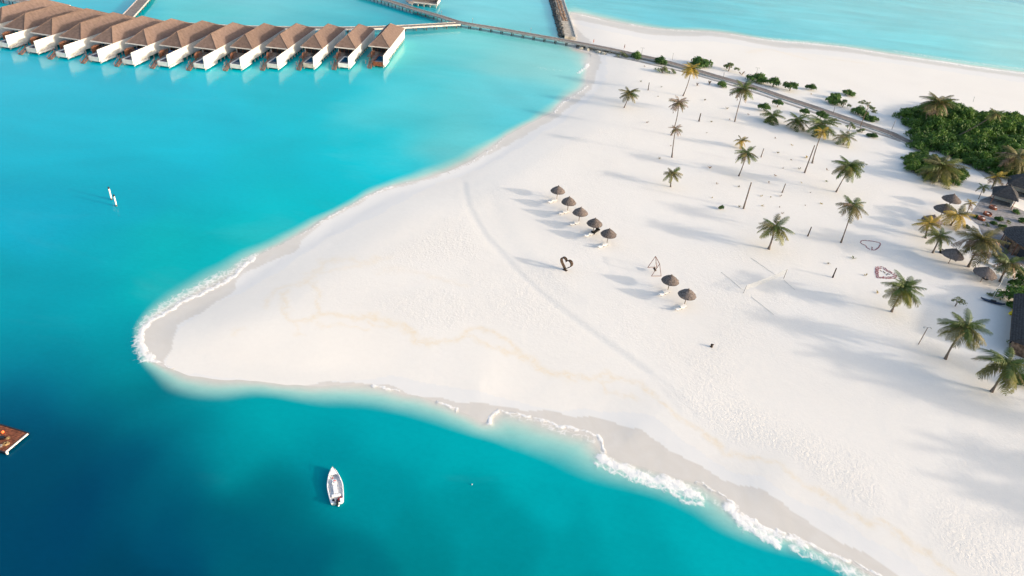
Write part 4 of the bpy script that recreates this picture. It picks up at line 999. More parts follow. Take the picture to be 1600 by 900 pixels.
# ------------------------------------------------------------------ bar, huts and patio at the right edge
def gz(px, py, z=0): return land_pt(px, py)
def pyramid_hut(name, label, cat, cx, cy, wx, wy, rz, eave, top, roofm, wallm, open_front=True):
    z = ground_z(cx, cy); rt = thing(name, label, cat, (cx, cy, z), rz)
    b = MB(); o = .5; n = 14; vs = []
    # thatched hip roof with a slightly concave, ragged skin
    rings = 6; cor = [(-1, -1), (1, -1), (1, 1), (-1, 1)]
    for i in range(rings + 1):
        s = 1 - i / rings; zz = eave + (top - eave) * (1 - s) ** .92
        for k in range(4):
            for j in range(6):
                u = j / 6; x = cor[k][0] * (1 - u) + cor[(k + 1) % 4][0] * u; y = cor[k][1] * (1 - u) + cor[(k + 1) % 4][1] * u
                vs.append((x * (wx / 2 + o) * s, y * (wy / 2 + o) * s, zz + rng.normal(0, .03) - (abs(rng.normal(0, .06)) if i == 0 else 0)))
    m_ = 24; fs = [(i * m_ + k, i * m_ + (k + 1) % m_, (i + 1) * m_ + (k + 1) % m_, (i + 1) * m_ + k) for i in range(rings) for k in range(m_)]
    b.add(vs, fs); b.box((0, 0, eave - .06), (wx + .8, wy + .8, .1)); rf_ = b.build('roof', roofm, rt)
    MB().tube([(0, 0, top - .1), (0, 0, top + .25)], [.22, .08], 8).build('finial', roofm, rf_)
    pm_ = MB().tube([(0, 0, -.3), (0, 0, eave)], .09, 8).mesh('post', M['swingwood'])
    for x, y in cor: link('post', pm_, rt, (x * wx / 2 * .95, y * wy / 2 * .95, 0))
    b = MB(); b.box((0, wy / 2 * .9, eave / 2), (wx * .9, .15, eave)); b.box((wx / 2 * .9, wy * .1, eave / 2), (.15, wy * .7, eave)); b.build('wall', wallm, rt)
    b = MB(); b.box((0, 0, .02), (wx + .2, wy + .2, .12)); b.build('floor', M['paving'], rt)
    return rt
h1 = G(1572, 306, 3.2); pyramid_hut('thatched_hut', 'dark thatched pyramid-roof hut at the right edge, the nearer of the two', 'hut', h1[0], h1[1] + .5, 5.0, 5.0, -.5, 2.6, 5.3, M['darkthatch'], M['white'])
h2 = G(1592, 290, 3.8); pyramid_hut('thatched_hut', 'dark thatched pyramid-roof hut at the right edge, the farther of the two', 'hut', h2[0] + 1.5, h2[1] + 1.5, 5.5, 5.5, -.5, 3.0, 6.2, M['darkthatch'], M['white'])
# big round-cornered restaurant roof
def big_roof(name, label, cx, cy, rx, ry, rz, eave, top):
    z = ground_z(cx, cy); rt = thing(name, label, 'building', (cx, cy, z), rz)
    na, nr = 40, 8; vs = []
    for i in range(nr + 1):
        s = 1 - i / nr
        for k in range(na):
            a = 2 * PI * k / na; sq = (abs(math.cos(a)) ** 3 + abs(math.sin(a)) ** 3) ** (-1 / 3)
            vs.append((rx * s * sq * math.cos(a), ry * s * sq * math.sin(a), eave + (top - eave) * (1 - s) + rng.normal(0, .04)))
    fs = [(i * na + k, i * na + (k + 1) % na, (i + 1) * na + (k + 1) % na, (i + 1) * na + k) for i in range(nr) for k in range(na)] + [tuple(reversed(range(na)))]
    b = MB(); b.add(vs, fs); b.build('roof', M['darkthatch'], rt)
    b = MB(); b.add([(x * .86, y * .86, 0) for x, y, _ in vs[:na]] + [(x * .86, y * .86, eave) for x, y, _ in vs[:na]], [(k, (k + 1) % na, na + (k + 1) % na, na + k) for k in range(na)]); b.build('wall', M['brownstone'], rt)
    pm_ = MB().tube([(0, 0, -.3), (0, 0, eave)], .11, 8).mesh('post', M['swingwood'])
    for k in range(0, na, 4): link('post', pm_, rt, (vs[k][0] * .94, vs[k][1] * .94, 0))
    b = MB()
    for k in range(1, na, 4):
        a = vs[k]; c = vs[k + 1]; b.box(((a[0] + c[0]) * .437, (a[1] + c[1]) * .437, 1.3), (.1, 1.5, 1.9), math.atan2(a[1] + c[1], a[0] + c[0]))
    b.build('window', M['dark'], rt)
    return rt
big_roof('restaurant', 'large dark rounded thatch-roofed restaurant cut by the right edge', 117.5, 140.5, 7.6, 7.2, .3, 3.2, 7.0)
q_ = G(1588, 500, 3.0); 
def slab_house():
    a = G(1586, 461, 3.2); c = G(1580, 533, 3.2); ax = (a - c)[:2]; L_ = float(np.linalg.norm(ax)); an = math.atan2(ax[1], ax[0])
    rt = thing('beach_house', 'long dark grey-roofed beach building filling the right edge below the bush', 'building', (c[0], c[1], ground_z(c[0], c[1])), an)
    b = MB(); Wd = 11
    b.add([(-.4, .3, 2.6), (L_ + .4, .3, 2.6), (L_ + .4, -Wd, 2.6), (-.4, -Wd, 2.6), (1.8, -Wd / 2, 5.6), (L_ - 1.8, -Wd / 2, 5.6)], [(0, 1, 5, 4), (1, 2, 5), (2, 3, 4, 5), (3, 0, 4), (3, 2, 1, 0)]); b.build('roof', M['darkthatch'], rt)
    b = MB(); b.box((L_ / 2, -Wd / 2, 1.3), (L_ - .4, Wd - 1.2, 2.6)); wl = b.build('wall', M['brownstone'], rt)
    for i in range(3): MB().box((L_ * (i + .5) / 3, -.5, 1.35), (1.5, .25, 1.3)).build('window', M['dark'], rt)
slab_house()
# patio slab with its seating
pts = [(1529, 352), (1513, 340), (1532, 312), (1548, 306), (1600, 330), (1640, 352), (1610, 420), (1560, 400), (1540, 380)]
P_ = np.array([G(x, y, LAND)[:2] for x, y in pts]); b = MB(); c = P_.mean(0)
b.add([(x - c[0], y - c[1], -.2) for x, y in P_] + [(x - c[0], y - c[1], .035) for x, y in P_], [tuple(range(len(P_)))[::-1], tuple(range(len(P_), 2 * len(P_)))] + [(k, (k + 1) % len(P_), len(P_) + (k + 1) % len(P_), len(P_) + k) for k in range(len(P_))])
tag(b.build('patio', M['paving'], None, False, (c[0], c[1], LAND)), kind='structure')
def sofa_set(px, py, label):
    p = land_pt(px, py); t_ = thing('patio_sofa', label, 'sofa', p, random.uniform(-.6, .6), 'terracotta patio sofas')
    MB().tube([(0, 0, 0), (0, 0, .35)], .95, 14).build('base', M['brownwood'], t_)
    b = MB(); b.tube([(.8 * math.cos(a), .8 * math.sin(a), .5) for a in np.linspace(-.3, PI + .8, 12)], .22, 8); b.tube([(0, 0, .3), (0, 0, .48)], [.8, .75], 14); b.build('cushion', M['brick'], t_)
    MB().tube([(0, -.5, .3), (0, -.5, .62), (0, -.5, .66)], [.08, .08, .3], 10).build('side_table', M['white'], t_)
sofa_set(1551, 326, 'terracotta cushioned round sofa on the patio, nearest the hut'); sofa_set(1542, 336, 'terracotta cushioned round sofa in the middle of the patio row'); sofa_set(1532.5, 343, 'terracotta cushioned round sofa at the lower left of the patio row')
# garden wall, flag pole, moored gear by the wall
def wall_between(a, b_, h, th, name, label, m_):
    a = land_pt(*a); b_ = land_pt(*b_); d = b_ - a
    o = MB().box((0, 0, h / 2), (float(np.linalg.norm(d[:2])), th, h)).build(name, m_, None, False, (a + b_) / 2); o.rotation_euler = (0, 0, math.atan2(d[1], d[0])); return tag(o, label, 'wall')
wall_between((1531, 409), (1582, 430), .5, .3, 'garden_wall', 'low pale garden wall below the drooping palms at the right edge', M['white'])
post('flag_pole', 'slanting slim white pole beside the garden bush, right edge', 'pole', 1551, 466, 1572, 427, .07, M['white'])
a = land_pt(1550, 473)
t_ = thing('beached_kayak', 'dark blue beached kayak on the sand below the white pole', 'kayak', a, -.35)
b = MB(); vs_ = []; K = 13
for i in range(K):
    s = i / (K - 1); w_ = .42 * math.sin(PI * s) ** .6 + .02; x = -2.2 + 4.4 * s; zl = .04 + .22 * abs(2 * s - 1) ** 3
    vs_ += [(x, -w_, .3 + zl), (x, -w_ * .7, .05 + zl), (x, w_ * .7, .05 + zl), (x, w_, .3 + zl), (x, 0, .38 + zl)]
fs = [(i * 5 + k, i * 5 + (k + 1) % 5, (i + 1) * 5 + (k + 1) % 5, (i + 1) * 5 + k) for i in range(K - 1) for k in range(5)]
b.add(vs_, fs + [(0, 1, 2, 3, 4), tuple((K - 1) * 5 + k for k in (4, 3, 2, 1, 0))]); b.build('hull', mat('navy_paint', (.02, .04, .08), .4, .4, .1), t_, True); MB().tube([(-.4, 0, .4), (.5, 0, .4), (.55, 0, .45)], [.3, .3, .25], 12).build('cockpit', M['rubber'], t_)
t_ = thing('beanbag', 'bright yellow beanbag by the beach building corner', 'beanbag', land_pt(1581, 492), .3)
me = boulder(.62, 77, .75); me.materials.append(M['yellow']); link('cushion', me, t_, (0, 0, .35)); me = boulder(.3, 78, .8); me.materials.append(M['yellow']); link('headrest', me, t_, (.15, .3, .8))

# ------------------------------------------------------------------ people
def person(px, py, rz, label, top_m, leg_m, stride=.22):
    p = G(px, py, 1.0); z = max(ground_z(p[0], p[1]) + .02, 0)
    if py < 70: p = G(px, py, 1.6); z = 1.6
    t_ = thing('person', label, 'person', (p[0], p[1], z), rz)
    def skin(name, verts, edges, rad, m_, parent):
        me = bpy.data.meshes.new(name); me.from_pydata(verts, edges, []); o = link(name, me, parent)
        o.modifiers.new('skin', 'SKIN'); sub = o.modifiers.new('sub', 'SUBSURF'); sub.levels = 1; sub.render_levels = 1
        for v, r in zip(me.skin_vertices[0].data, rad): v.radius = (r, r)
        me.skin_vertices[0].data[0].use_root = True; me.materials.append(m_); return o
    s = stride
    V_ = [(0, 0, .92), (0, 0, 1.15), (0, 0, 1.40), (0, 0, 1.50), (0, .02, 1.60), (0, .02, 1.72), (.09, 0, .86), (.10, s * .5, .48), (.10, s * .7, .08), (.10, s * .7 + .14, .03), (-.09, 0, .86), (-.10, -s * .3, .48), (-.10, -s, .10), (-.10, -s + .14, .03), (.19, 0, 1.38), (.25, -.05, 1.12), (.25, .08, .88), (.26, .11, .80), (-.19, 0, 1.38), (-.25, .02, 1.12), (-.25, .12, .88), (-.26, .15, .80)]
    E_ = [(0, 1), (1, 2), (2, 3), (3, 4), (4, 5), (0, 6), (6, 7), (7, 8), (8, 9), (0, 10), (10, 11), (11, 12), (12, 13), (2, 14), (14, 15), (15, 16), (16, 17), (2, 18), (18, 19), (19, 20), (20, 21)]
    R_ = [.14, .13, .14, .055, .09, .085, .085, .06, .04, .035, .085, .06, .04, .035, .06, .042, .032, .03, .06, .042, .032, .03]
    skin('body', V_, E_, R_, M['skin'], t_)
    skin('shirt', [(0, 0, .90), (0, 0, 1.15), (0, 0, 1.42), (.20, 0, 1.39), (.26, -.04, 1.16), (-.20, 0, 1.39), (-.26, .01, 1.16)], [(0, 1), (1, 2), (2, 3), (3, 4), (2, 5), (5, 6)], [.17, .155, .15, .08, .06, .08, .06], top_m, t_)
    skin('trousers', [(0, 0, .93), (.09, 0, .84), (.10, s * .45, .52), (-.09, 0, .84), (-.10, -s * .3, .52)], [(0, 1), (1, 2), (0, 3), (3, 4)], [.16, .105, .085, .105, .085], leg_m, t_)
    bm = bmesh.new(); bmesh.ops.create_uvsphere(bm, u_segments=10, v_segments=7, radius=.105)
    for v in bm.verts: v.co.z = v.co.z * 1.05 + 1.70; v.co.y -= .01
    me = bpy.data.meshes.new('hair'); bm.to_mesh(me); bm.free(); me.materials.append(M['rubber']); link('hair', me, t_)
    return t_
person(927, 68, -1.9, 'person in orange-red clothes walking on the boardwalk past the jetty', M['cloth'], M['cloth'])
person(975.5, 75.5, -1.2, 'person in dark clothes on the sand just above the boardwalk', M['clothdark'], M['brick'])
p = land_pt(1111.5, 542)
t_ = thing('driftwood_stump', 'small reddish brown stump alone on the open sand', 'stump', p, .4)
MB().tube([(0, 0, -.1), (.02, 0, .25), (-.03, .02, .5)], [.26, .2, .23], 9).build('trunk', M['driftwood'], t_); MB().tube([(.1, 0, .3), (.3, -.1, .62)], [.09, .05], 6).build('branch', M['swingwood'], t_)

# ------------------------------------------------------------------ lamp and bare posts
post('path_lamp', 'double-headed lamp post rising from the bush at the boardwalk bend', 'lamp post', 1002, 88, 1004, 75, .07, M['metal'], 'path lamps', 'double')
post('path_lamp', 'slim lamp post just above the boardwalk, left of the large round bush', 'lamp post', 1050.5, 93.5, 1052, 84, .08, M['metal'], 'path lamps', 'single')
post('path_lamp', 'dark lamp post on the near edge of the boardwalk below the open pale bush', 'lamp post', 1130, 124, 1131.5, 114, .09, M['metal'], 'path lamps', 'single')
post('path_lamp', 'double-headed lamp post behind the low bushes above the boardwalk', 'lamp post', 1181.5, 117, 1184, 106, .07, M['metal'], 'path lamps', 'double')
post('path_lamp', 'dark lamp post beside the boardwalk opposite the row of low palms', 'lamp post', 1301.5, 178.5, 1305, 166, .1, M['metal'], 'path lamps', 'single')
post('path_lamp', 'dark lamp post at the boardwalk end left of the thicket', 'lamp post', 1393.5, 202, 1399, 189, .1, M['metal'], 'path lamps', 'single')
post('path_lamp', 'lamp post standing on the open sand left of the right-edge palms', 'lamp post', 1435, 538, 1449.5, 512, .07, M['pole'], 'path lamps', 'double')
post('path_lamp', 'pale lamp post beyond the thicket by the far beach', 'lamp post', 1520.5, 159, 1522.5, 152, .07, M['metal'], 'path lamps', 'single')
for x, y, lb in ((690, 25, 'small lamp post on the boardwalk where the villa walkway joins'), (738, 37, 'small lamp post on the middle of the over-water boardwalk'), (829, 52, 'small lamp post on the boardwalk left of the jetty')):
    q0 = G(x, y, 1.6); t_ = thing('walkway_lamp', lb, 'lamp post', q0, 0, 'lamps on the over-water boardwalk')
    MB().tube([(0, 0, 0), (0, 0, 1.9)], .06, 6).build('pole', M['metal'], t_); MB().tube([(0, 0, 1.85), (0, 0, 2.05), (0, 0, 2.15)], [.1, .14, .03], 8).build('lamp_head', M['glass'], t_)
BP = [(1092, 189.5, 1095, 177, 'short dark bare post in the sand between the tall trunks'), (996+16.5, 141, 1014.5, 129, 'short dark bare post right of the lagoon-side palm'), (1189, 245.5, 1193.5, 232, 'short bare post right of the twin palm pair'),
      (1161.5, 326, 1174, 285, 'tall slim bare palm trunk leaning right in the middle sand'), (1222, 301, 1227.5, 287, 'short bare post above a dry seedling'), (1257, 270, 1273, 227, 'thick bare dead palm trunk beside the tall palm below the path'),
      (1262, 369, 1268, 354.5, 'short dark bare post between the two open-sand palms'), (1301, 433.5, 1307, 419, 'short dark bare post left of the double petal heart')]
for x, y, tx, ty, lb in BP: post('bare_trunk', lb, 'trunk', x, y, tx, ty, .13 if 'tall' not in lb and 'thick' not in lb else .17, M['trunk'] if 'dark' not in lb else M['driftwood'], 'bare trunks standing in the sand', None, True)

# ------------------------------------------------------------------ palms
def frond_mesh(seed, kind):
    rr = np.random.default_rng(seed); b = MB(); n = 20; droop = rr.uniform(.42, .62); pts = []
    for i in range(n + 1):
        s = i / n; pts.append(np.array([s * (1 - .10 * s), .03 * math.sin(3 * s + seed), -droop * s * s]))
    b.tube([tuple(p_) for p_ in pts[::4]], [.015, .012, .009, .006, .004, .003], 4)
    for i in range(2, n + 1):
        s = i / n; L_ = .34 * (math.sin(PI * min(s * .93 + .06, 1)) ** .55) * rr.uniform(.85, 1.1); tg = pts[i] - pts[i - 1]; tg = tg / np.linalg.norm(tg)
        for sg in (-1, 1):
            if rr.random() < (.25 if kind == 'dry' else .05): continue
            side = np.array([.45 * tg[0], sg * .88, .45 * tg[2] - rr.uniform(.10, .55)]); side /= np.linalg.norm(side)
            w_ = .021 * tg; p0 = pts[i]; mid_ = p0 + side * L_ * .5 + np.array([0, 0, .01]); tip = p0 + side * L_ + np.array([0, 0, -.10 * L_ / .3])
            b.add([p0 - w_, p0 + w_, mid_ + w_ * 1.05, mid_ - w_ * 1.05, tip], [(0, 1, 2, 3), (3, 2, 4)])
    return b
FRm = {}
for kind in ('green', 'olive', 'yel', 'dry', 'lime'):
    FRm[kind] = [frond_mesh(s * 3 + 1, kind).mesh('frond', M[kind]) for s in range(4)]
def palm(bx, by, cx, cy, rad_px, mix_, label, nf=19, r=.15, low=False, name='coconut_palm', bpt=None, full=1.0):
    b0 = land_pt(bx, by) if bpt is None else bpt
    c0 = above(cx, cy, b0)
    if c0[2] - b0[2] < .6: c0 = b0 + np.array([0, 0, .6])
    R_ = rad_px * mpp(c0) * 1.08
    rt = thing(name, label, 'palm', b0, 0, 'coconut palms on the sand')
    d = c0 - b0; H_ = d[2]; sw_ = rng.normal(0, .03, 2) * H_
    b = MB(); k = 9; pts = []; rads = []
    for i in range(k + 1):
        s = i / k; pts.append((d[0] * s + sw_[0] * math.sin(PI * s), d[1] * s + sw_[1] * math.sin(PI * s), -.2 + (H_ + .2) * s)); rads.append(r * (1 - .35 * s) * (1.7 if i == 0 else 1.25 if i == 1 else 1.0) * (1 + .08 * (i % 2)))
    b.tube(pts, rads, 8); b.build('trunk', M['trunk'], rt, True)
    b = MB(); b.tube([(d[0], d[1], H_ - .25), (d[0], d[1], H_ + .1), (d[0], d[1], H_ + .4)], [r * .8, r * 1.25, r * .3], 8); b.build('crown_shaft', M['dry'] if 'dry' in mix_ else M['olive'], rt)
    kinds = list(mix_)
    nf = int(nf * 1.3)
    for i in range(nf):
        u = (i + .5) / nf; az = i * 2.39996 + rng.normal(0, .12)
        el = math.radians(72 - 100 * u ** .85 * full + rng.normal(0, 7))
        kd = kinds[min(len(kinds) - 1, int(u * len(kinds)))] if rng.random() < .8 else kinds[rng.integers(len(kinds))]
        o = link('frond', FRm[kd][int(rng.integers(4))], rt, (d[0], d[1], H_ + .08)); s = R_ * rng.uniform(.85, 1.12) * (.82 if u < .15 else 1)
        o.scale = (s, s, s); o.rotation_euler = (rng.normal(0, .2), -el, az)
    return rt
G_, O_, Y_, D_, L__ = 'green', 'olive', 'yel', 'dry', 'lime'
palm(975, 168, 984, 146, 15, (O_, G_, O_, O_), 'short olive palm standing alone nearest the lagoon curve', 17)
palm(1067, 150, 1080.5, 107, 15, (Y_, G_, Y_, Y_, Y_), 'tall palm with bright yellow crown in front of the round bush', 18)
palm(1049, 211, 1061, 161, 14, (D_, O_, D_, D_), 'tall palm with dry brownish crown, directly below the yellow-crowned palm', 18)
palm(1050, 246, 1055.5, 202, 11, (D_, O_, D_), 'thin palm with sparse ragged brown crown, lowest of the left trio', 11)
palm(1148, 190, 1162, 139, 19, (G_, O_, G_, D_), 'tall palm just below the boardwalk with grey-green drooping crown', 18)
palm(1048, 292, 1050.5, 272, 15, (G_, O_, O_, L__), 'small palm with sparse crown upper right of the umbrella row', 13)
palm(1160, 232, 1159, 220, 11, (O_, Y_, Y_), 'low yellowish palm tucked behind the left open-sand palm', 13, .16)
palm(1154, 275, 1166, 240, 17, (G_, O_, G_, D_, L__), 'medium palm in front of the low yellowish palm', 18)
palm(1203, 190, 1207, 181, 19, (G_, G_, G_), 'low bushy green palm, left of the three low palms by the path', 14, .2)
palm(1241, 201, 1247, 189, 18, (G_, G_, O_), 'low bushy green palm, middle of the three low palms by the path', 16, .2)
palm(1277, 212, 1284, 195, 24, (G_, G_, G_, G_), 'large low green palm, right of the three low palms by the path', 17, .24)
palm(1269, 255, 1285, 206, 12, (Y_, O_, Y_), 'tall slim palm with small yellow crown in front of the large low palm', 11, .17)
palm(1317, 226, 1322, 214, 17, (G_, O_, G_, L__), 'small low palm right of the large low palm, sparse fronds', 11, .16)
palm(1306, 300, 1328, 261, 23, (G_, G_, O_, G_), 'full dark-green palm leaning right in the upper open sand', 24, .15)
palm(1314, 379, 1333, 322, 22, (G_, O_, O_, D_), 'tall slender palm above the single petal heart', 15, .14)
palm(1201, 389, 1211, 355, 25, (G_, O_, O_, L__, L__), 'stout leaning palm right of the umbrellas with wide ragged crown', 15, .22)
palm(1393, 487, 1413, 452, 28, (G_, G_, O_, L__), 'dense palm just right of the double petal heart', 23, .17)
palm(1477, 561, 1509, 512, 34, (G_, G_, O_, O_, L__), 'large palm with wide green-yellow crown above the bottom right corner', 20, .18)
palm(1549, 612, 1573, 570, 38, (G_, G_, O_, L__), 'largest palm at the right edge, the lowest in the photo', 19, .2)
palm(1446, 372, 1452, 350, 19, (Y_, Y_, O_), 'yellow palm at the left end beside the patio umbrellas', 12, .2)
palm(1457, 395, 1468, 369, 21, (G_, O_, L__, G_), 'green palm in front of the yellow palms beside the patio', 15, .17)
palm(1485, 352, 1497, 336, 22, (O_, Y_, Y_), 'broad yellow-orange palm beside the patio', 15, .2)
palm(1513, 417, 1535, 378, 33, (O_, O_, D_, O_), 'large drooping olive palm between the umbrella and the garden wall', 24, .2)
palm(1562, 440, 1578, 412, 23, (G_, O_, G_, D_), 'drooping dark palm behind the garden wall', 17, .18)
palm(1549, 295, 1557, 277, 15, (Y_, O_, D_), 'small pale yellow palm left of the thatched huts', 13, .15)
palm(1529, 311, 1536, 293, 10, (G_, O_), 'small thin palm on the path between thicket and huts', 9, .09)
palm(1508, 338, 1516, 318, 10, (Y_, O_, D_), 'spindly palm between the broad yellow palm and the patio', 9, .1)
def inland(px, py, h):
    p_ = G(px, py, h); return np.array([p_[0], p_[1], LAND])
palm(0, 0, 1467, 161, 25, (O_, O_, G_, D_), 'tall olive palm rising out of the top of the thicket', 20, .18, bpt=inland(1467, 161, 8.0))
palm(0, 0, 1472, 260, 30, (O_, G_, O_, L__), 'palm with pale yellow-tipped fronds growing out of the lower bush mass', 22, .2, bpt=inland(1472, 260, 5.5))
palm(0, 0, 1590, 246, 29, (O_, D_, O_), 'dull olive palm in the thicket at the right edge', 18, .18, bpt=inland(1590, 246, 7.0))
palm(0, 0, 1556, 178, 13, (G_, O_), 'small green palm crown buried in the middle of the thicket', 10, .15, bpt=inland(1495, 195, 5.5))
# trees just past the right edge that throw the long shades over the sand
for i, (x, y, h, rr_) in enumerate([(98, 84, 9.5, 4), (106, 78, 11, 4.5), (112, 88, 10, 4), (120, 74, 12, 4.5), (104, 66, 9, 4), (116, 62, 11, 4.5), (128, 84, 12, 4.5), (98, 60, 8, 3.6), (110, 54, 10, 4), (124, 52, 12, 4.4)]):
    b0 = np.array([x, y, LAND]); c0 = b0 + np.array([.4, .2, h])
    rt = thing('coconut_palm', 'tall palm of the grove standing past the right edge of the photo', 'palm', b0, 0, 'palms of the grove past the right edge')
    b = MB(); b.tube([(.4 * s, .2 * s, h * s - .2 * (1 - s)) for s in (0, .2, .5, .8, 1)], [.28, .2, .17, .15, .13], 8); b.build('trunk', M['trunk'], rt, True)
    for k in range(16):
        o = link('frond', FRm[G_][k % 4], rt, (.4, .2, h)); s = rr_ * rng.uniform(.85, 1.1); o.scale = (s, s, s); o.rotation_euler = (rng.normal(0, .2), -math.radians(70 - 95 * (k / 16) ** .85), k * 2.4 + i)

# ------------------------------------------------------------------ bushes and thicket
def leafcloud(seed, n, leaf, m_, lobes=9, flat=.62, hollow=.55):
    """unit-radius crown: lobes of leaves over an uneven dome"""
    rr = np.random.default_rng(seed); b = MB(); L_ = []
    for i in range(lobes):
        a = rr.uniform(0, 2 * PI); q_ = rr.uniform(.0, .68) ** .7; L_.append((q_ * math.cos(a), q_ * math.sin(a), rr.uniform(.25, .72) * (1.15 - q_), rr.uniform(.26, .46)))
    for i in range(n):
        lx, ly, lz, lr = L_[rr.integers(lobes)]
        v = rr.normal(0, 1, 3); v /= np.linalg.norm(v)
        if v[2] < -.35: v[2] *= -.6
        rad = lr * rr.uniform(hollow, 1.06)
        p_ = np.array([lx, ly, lz]) + v * rad; p_[2] = max(p_[2] * flat / .62 * .8, .02)
        nrm = v * .7 + rr.normal(0, .5, 3) + np.array([0, 0, .35]); nrm /= np.linalg.norm(nrm)
        t_ = np.cross(nrm, rr.normal(0, 1, 3)); t_ /= np.linalg.norm(t_); u_ = np.cross(nrm, t_); s = leaf * rr.uniform(.6, 1.3)
        b.add([p_ - t_ * s - u_ * s * .2, p_ + u_ * s * .55, p_ + t_ * s - u_ * s * .1, p_ - u_ * s * .6], [(0, 1, 2, 3)])
    return b.mesh('crown', m_)
CB = [leafcloud(30 + i, 1300, .10, M['bush'], 16) for i in range(4)]
CP_ = [leafcloud(50 + i, 240, .12, M['bushpale'], 7, .62, .4) for i in range(3)]
CFo = [leafcloud(70 + i, 1500, .085, M['forest'], 14, .62) for i in range(6)]
def stem_mesh(seed, h):
    rr = np.random.default_rng(seed); b = MB()
    for k in range(4):
        a = rr.uniform(0, 6.28); b.tube([(0, 0, -.3), (.06 * math.cos(a), .06 * math.sin(a), h * .5), (.42 * math.cos(a), .42 * math.sin(a), h)], [.05, .035, .012], 5)
    return b.mesh('trunk', M['branch'])
SM = [stem_mesh(i, .62) for i in range(3)]
def bush(px, py, rx, ry, label, kind='bush', raise_=.0, name='beach_bush', group='bushes beside the boardwalk'):
    z = LAND + .3 + raise_; c = G(px, py + ry * .45, z); b0 = np.array([c[0], c[1], ground_z(c[0], c[1])]); R_ = rx * mpp(c) * 1.28
    rt = thing(name, label, 'bush', b0, random.random() * 6, group)
    st_ = link('trunk', SM[random.randrange(3)], rt, (0, 0, 0)); hh = max(R_ * .9, .4) + raise_; st_.scale = (R_, R_, hh * 1.25)
    cw = link('crown', (CB if kind == 'bush' else CP_)[random.randrange(3)], rt, (0, 0, raise_)); cw.scale = (R_, R_, R_ * 1.05 * min(1.3, ry / rx / .62))
    return rt
